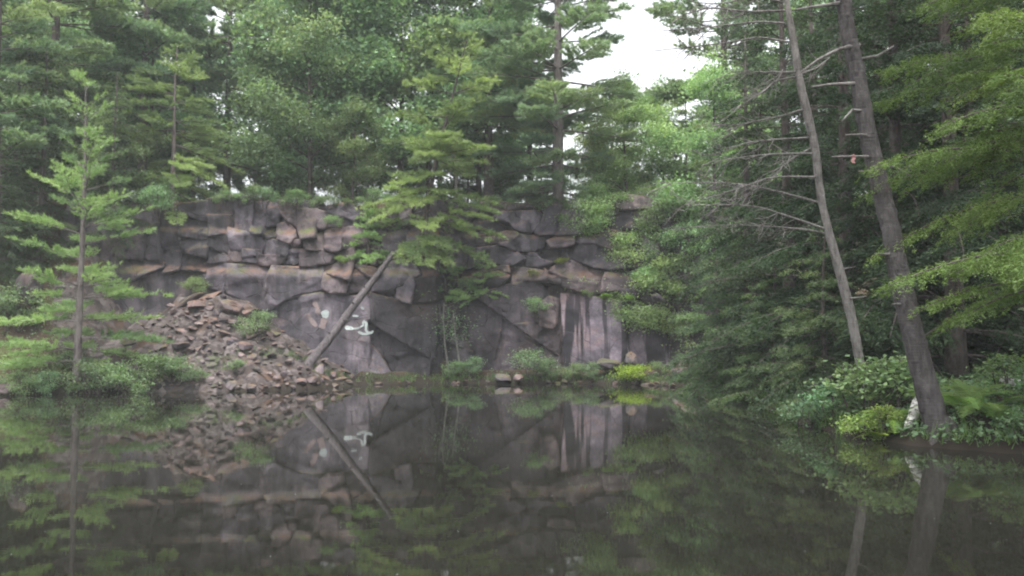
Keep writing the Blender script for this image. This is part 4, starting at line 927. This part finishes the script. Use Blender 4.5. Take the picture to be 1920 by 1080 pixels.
# slim stems at the cliff foot
for px, top, lab in ((838, 575, 'leftmost of the two slim pale stems by the dark cleft'), (856, 590, 'right one of the two slim pale stems by the dark cleft')):
    A = Acc(); Y = 36.0; h = (716 - top) / F * Y; q = np.linspace(0, 1, 9)
    A.tube(np.stack([.14 * np.sin(q * 3 + px), .06 * np.cos(q * 4), h * q], -1), .05 * (1 - .6 * q), 6, .5, .05)
    C_ = Acc(); tp = np.stack([rng.normal(0, .45, 260), rng.normal(0, .3, 260), h * (.75 + rng.normal(0, .18, 260))], -1); leaves(C_, tp, np.clip(rng.normal(.4, .2, 260), 0, 1), .1, rng)
    for e in range(6):
        P, _ = limb_curve(np.array([.1 * math.sin(e), 0, h * (.5 + .08 * e)]), e * 2.3, .7, .4, .2, rng, 5); A.tube(P, np.linspace(.014, .004, 5), 4, .5, 0, False)
    e_ = empty('sapling', base(px, Y)); tag(e_, lab, 'tree', 'slim stems at the cliff foot'); obj('trunk', A.mesh('sapling_trunk', M['dead'], True), e_); obj('crown', C_.mesh('sapling_crown', M['leaf']), e_)

# ---- right bank plants
G4 = 'broad leaved bushes on the right bank'
for px, Y, s, kd, lab, tint in ((1508, 17.3, .75, shrR, 'low bluish bush at the water left end of the right bank', (.75, .9, 1.05)), (1548, 16.8, .85, shrR, 'bluish broad leaved bush right of the lowest one at the water', (.75, .9, 1.0)), (1600, 16.2, 1.15, shrR, 'light broad leaved bush in front of the snag foot', None), (1652, 15.9, 1.2, shrR, 'tallest light broad leaved bush left of the stout trunk', None),
                              (1690, 16.3, 1.0, shrR, 'leafy bush touching the stout trunk', (.9, .95, .9)), (1610, 15.2, .6, shrR, 'yellow green low bush at the water edge', (1.2, 1.15, .7)), (1655, 14.9, .5, shrR, 'small yellow green plant at the water left of the birch log', (1.2, 1.15, .6)), (1905, 13.3, .6, shrR, 'bluish broad leaved plant at the right edge of the bank', (.8, .95, 1.0)), (1870, 15.5, .8, shrR, 'bush behind the ferns on the right bank', (.8, .9, .8)), (1940, 14.3, .9, shrR, 'dark bush at the right edge above the bank', (.7, .8, .8))):
    shrub(kd, px, Y, s * .76, lab, G4, tint)
def fern(seed, n=9, L=.75):
    r = np.random.default_rng(seed); A = Acc()
    for k in range(n):
        az = k * 6.283 / n + r.uniform(-.3, .3); P, s = limb_curve(np.zeros(3), az, L * r.uniform(.7, 1.1), r.uniform(.75, 1.25), r.uniform(.6, .95), r, 9, .2)
        A.tube(P, np.linspace(.006, .002, 9), 3, .4, 0, False)
        q = np.linspace(.15, 1, 22); B_ = np.stack([np.interp(q, s, P[:, c]) for c in range(3)], -1); tn = unit(np.gradient(B_, axis=0)); lt = unit(np.cross(tn, [0, 0, 1.0]))
        wl = L * .24 * np.sin(np.pi * np.clip(q * .93 + .07, 0, 1)) ** .8 + .01
        for sd_ in (-1, 1):
            tip = B_ + (lt * sd_ + tn * .35) * wl[:, None] - np.array([0, 0, .12]) * wl[:, None]
            V = np.stack([B_ - tn * .014, B_ + tn * .014, tip], 1).reshape(-1, 3); A.add(V, np.arange(len(V)).reshape(-1, 3), float(np.clip(r.normal(.5, .2), 0, 1)))
    return A.mesh('fern_fronds', M['hemlit'])
FM = [fern(3), fern(4, 8, .85), fern(5, 7, .6)]
for k, (px, Y, s, lab) in enumerate(((1800, 14.6, 1.0, 'fern beside the stout trunk on its right'), (1835, 14.3, .95, 'upright fern in the middle of the right bank ferns'), (1862, 14.0, 1.0, 'arching fern nearest the water on the right bank'), (1818, 15.1, .9, 'fern at the back of the right bank ferns'), (1668, 15.0, .6, 'small yellowish fern left of the birch log'), (1640, 14.95, .55, 'small fern at the water below the light bushes'))):
    o = obj('fern', FM[k % 3], None, base(px, Y, .08), (0, 0, k * 1.3), (s * 1.25, s * 1.25, s * 1.35)); o.color = (1.15, 1.15, 1.0, 1) if k < 4 else (1.3, 1.2, .6, 1); tag(o, lab, 'fern', 'ferns on the right bank')
A = Acc(); px_tube(A, [(1703, 803), (1712, 780), (1722, 755), (1732, 738)], [14.7, 14.85, 15.0, 15.15], [17, 20, 21, 20], 9, .06); o = obj('birch_log', A.mesh('birch_log', M['birch'], True)); tag(o, 'short white birch log propped behind the stout trunk', 'log')
A = Acc(); px_tube(A, [(1874, 712), (1900, 717), (1930, 724), (1965, 730)], [15.6, 15.5, 15.4, 15.3], [14, 17, 18, 18], 9, .06); o = obj('birch_log', A.mesh('birch_log', M['birch'], True)); tag(o, 'white birch log lying at the right edge of the bank', 'log')
# floating sticks at the cliff foot
for pl, lab in (([(745, 717), (770, 715), (800, 716)], 'thin pale stick floating at the waterline by the dark cleft'), ([(500, 724), (540, 721), (590, 723)], 'grey branch lying at the waterline below the broken slabs'), ([(1400, 745), (1440, 752), (1478, 762)], 'dark branch lying in the water below the hemlocks')):
    q = at(pl[1][0], 720, 30); Ys = []
    for a_, b_ in pl: Ys.append(CZ * F / (b_ - 642 + .001) * 1.0)
    A = Acc(); px_tube(A, pl, Ys, [4, 5, 3], 6, .08); o = obj('drift_stick', A.mesh('drift_stick', M['dead'], True)); o.location.z = .03; tag(o, lab, 'stick')

# ------------------------------------------------------------------ ground cover and floating specks
A = Acc(); N = 5200
gxr = rng.uniform(-24, 22, N * 3); gyr = rng.uniform(12, 50, N * 3); dd = pond_sd(gxr, gyr); zz = ground_z(gxr, gyr); cyy = cliffY(gxr)
ok = (dd > .15) & ~((np.abs(gyr - cyy - .8) < 1.2) & (gxr > -15) & (gxr < 9)) & ~(np.hypot(gxr - APEX[0], gyr - APEX[1]) < 5.2)
pts = np.stack([gxr, gyr, zz], -1)[ok][:N]
bx_ = rng.uniform(6, 14, 2400); by_ = rng.uniform(12.3, 24, 2400); okb = pond_sd(bx_, by_) > .05
pts = np.concatenate([pts, np.stack([bx_, by_, ground_z(bx_, by_)], -1)[okb]])
c = np.repeat(pts, 9, 0) + rng.standard_normal((len(pts) * 9, 3)) * [.16, .16, .07] + [0, 0, .10]
leaves(A, c, np.clip(np.repeat(rng.normal(.4, .25, len(pts)), 9), 0, 1), .09, rng, .6)
o_pts = []
for a_, b_ in zip(POND, np.roll(POND, -1, 0)):
    if min(a_[1], b_[1]) < 11: continue
    L = np.linalg.norm(b_ - a_); n = int(L * 26); q = rng.uniform(0, 1, n)[:, None]; nn_ = np.array([-(b_ - a_)[1], (b_ - a_)[0]]) / L
    o_pts.append(a_ + (b_ - a_) * q + nn_ * rng.uniform(-.05, .5, (n, 1)) * 1.0)
gp = np.concatenate(o_pts); sdg = pond_sd(gp[:, 0], gp[:, 1]); gp = gp[(sdg > -.12) & (rng.uniform(0, 1, len(gp)) < np.where(gp[:, 0] < -5, .5, .8))]
G_ = Acc(); GP = np.stack([gp[:, 0], gp[:, 1], np.maximum(ground_z(gp[:, 0], gp[:, 1]), 0)], -1)
blades(G_, GP, np.tile([0, 0, 1.0], (len(GP), 1)), np.clip(rng.normal(.4, .25, len(GP)), 0, 1), 9, .22, .014, .5, .2, rng, .05)
o = obj('shore_grass', G_.mesh('shore_grass', M['hemlit'])); tag(o, 'thin grass and sedge fringing the waterline', 'grass', kind='stuff')
o = obj('undergrowth', A.mesh('undergrowth', M['leaf'])); tag(o, 'low green undergrowth scattered over the forest floor', 'undergrowth', kind='stuff')
A = Acc(); N = 190
fx = rng.uniform(-15, 8, N * 2); fy = 6 + 24 * rng.uniform(0, 1, N * 2) ** 1.2; okf = pond_sd(fx, fy) < -.3
P = np.stack([fx, fy, np.full(len(fx), .006)], -1)[okf][:N]
leaves(A, P, rng.uniform(0, 1, len(P)), .018, rng, .05)
o = obj('floating_specks', A.mesh('floating_specks', M['paint'])); tag(o, 'tiny pale leaf bits floating on the pond', 'debris', kind='stuff')

# ------------------------------------------------------------------ damp air
hz_ = [(-90, -20, -2.5), (90, -20, -2.5), (90, 95, -2.5), (-90, 95, -2.5), (-90, -20, 40), (90, -20, 40), (90, 95, 40), (-90, 95, 40)]
hf = [(0, 2, 1), (0, 3, 2), (4, 5, 6), (4, 6, 7), (0, 1, 5), (0, 5, 4), (1, 2, 6), (1, 6, 5), (2, 3, 7), (2, 7, 6), (3, 0, 4), (3, 4, 7)]
t = NT('damp_air'); vol = t.n('VolumePrincipled'); vol.inputs['Color'].default_value = (.93, .97, 1, 1); vol.inputs['Density'].default_value = 0.0009
t.l(vol.outputs[0], t.out.inputs['Volume'])
o = obj('haze', make_mesh('haze', hz_, hf, t.m)); tag(o, 'thin damp air over the pond', 'haze', kind='stuff')
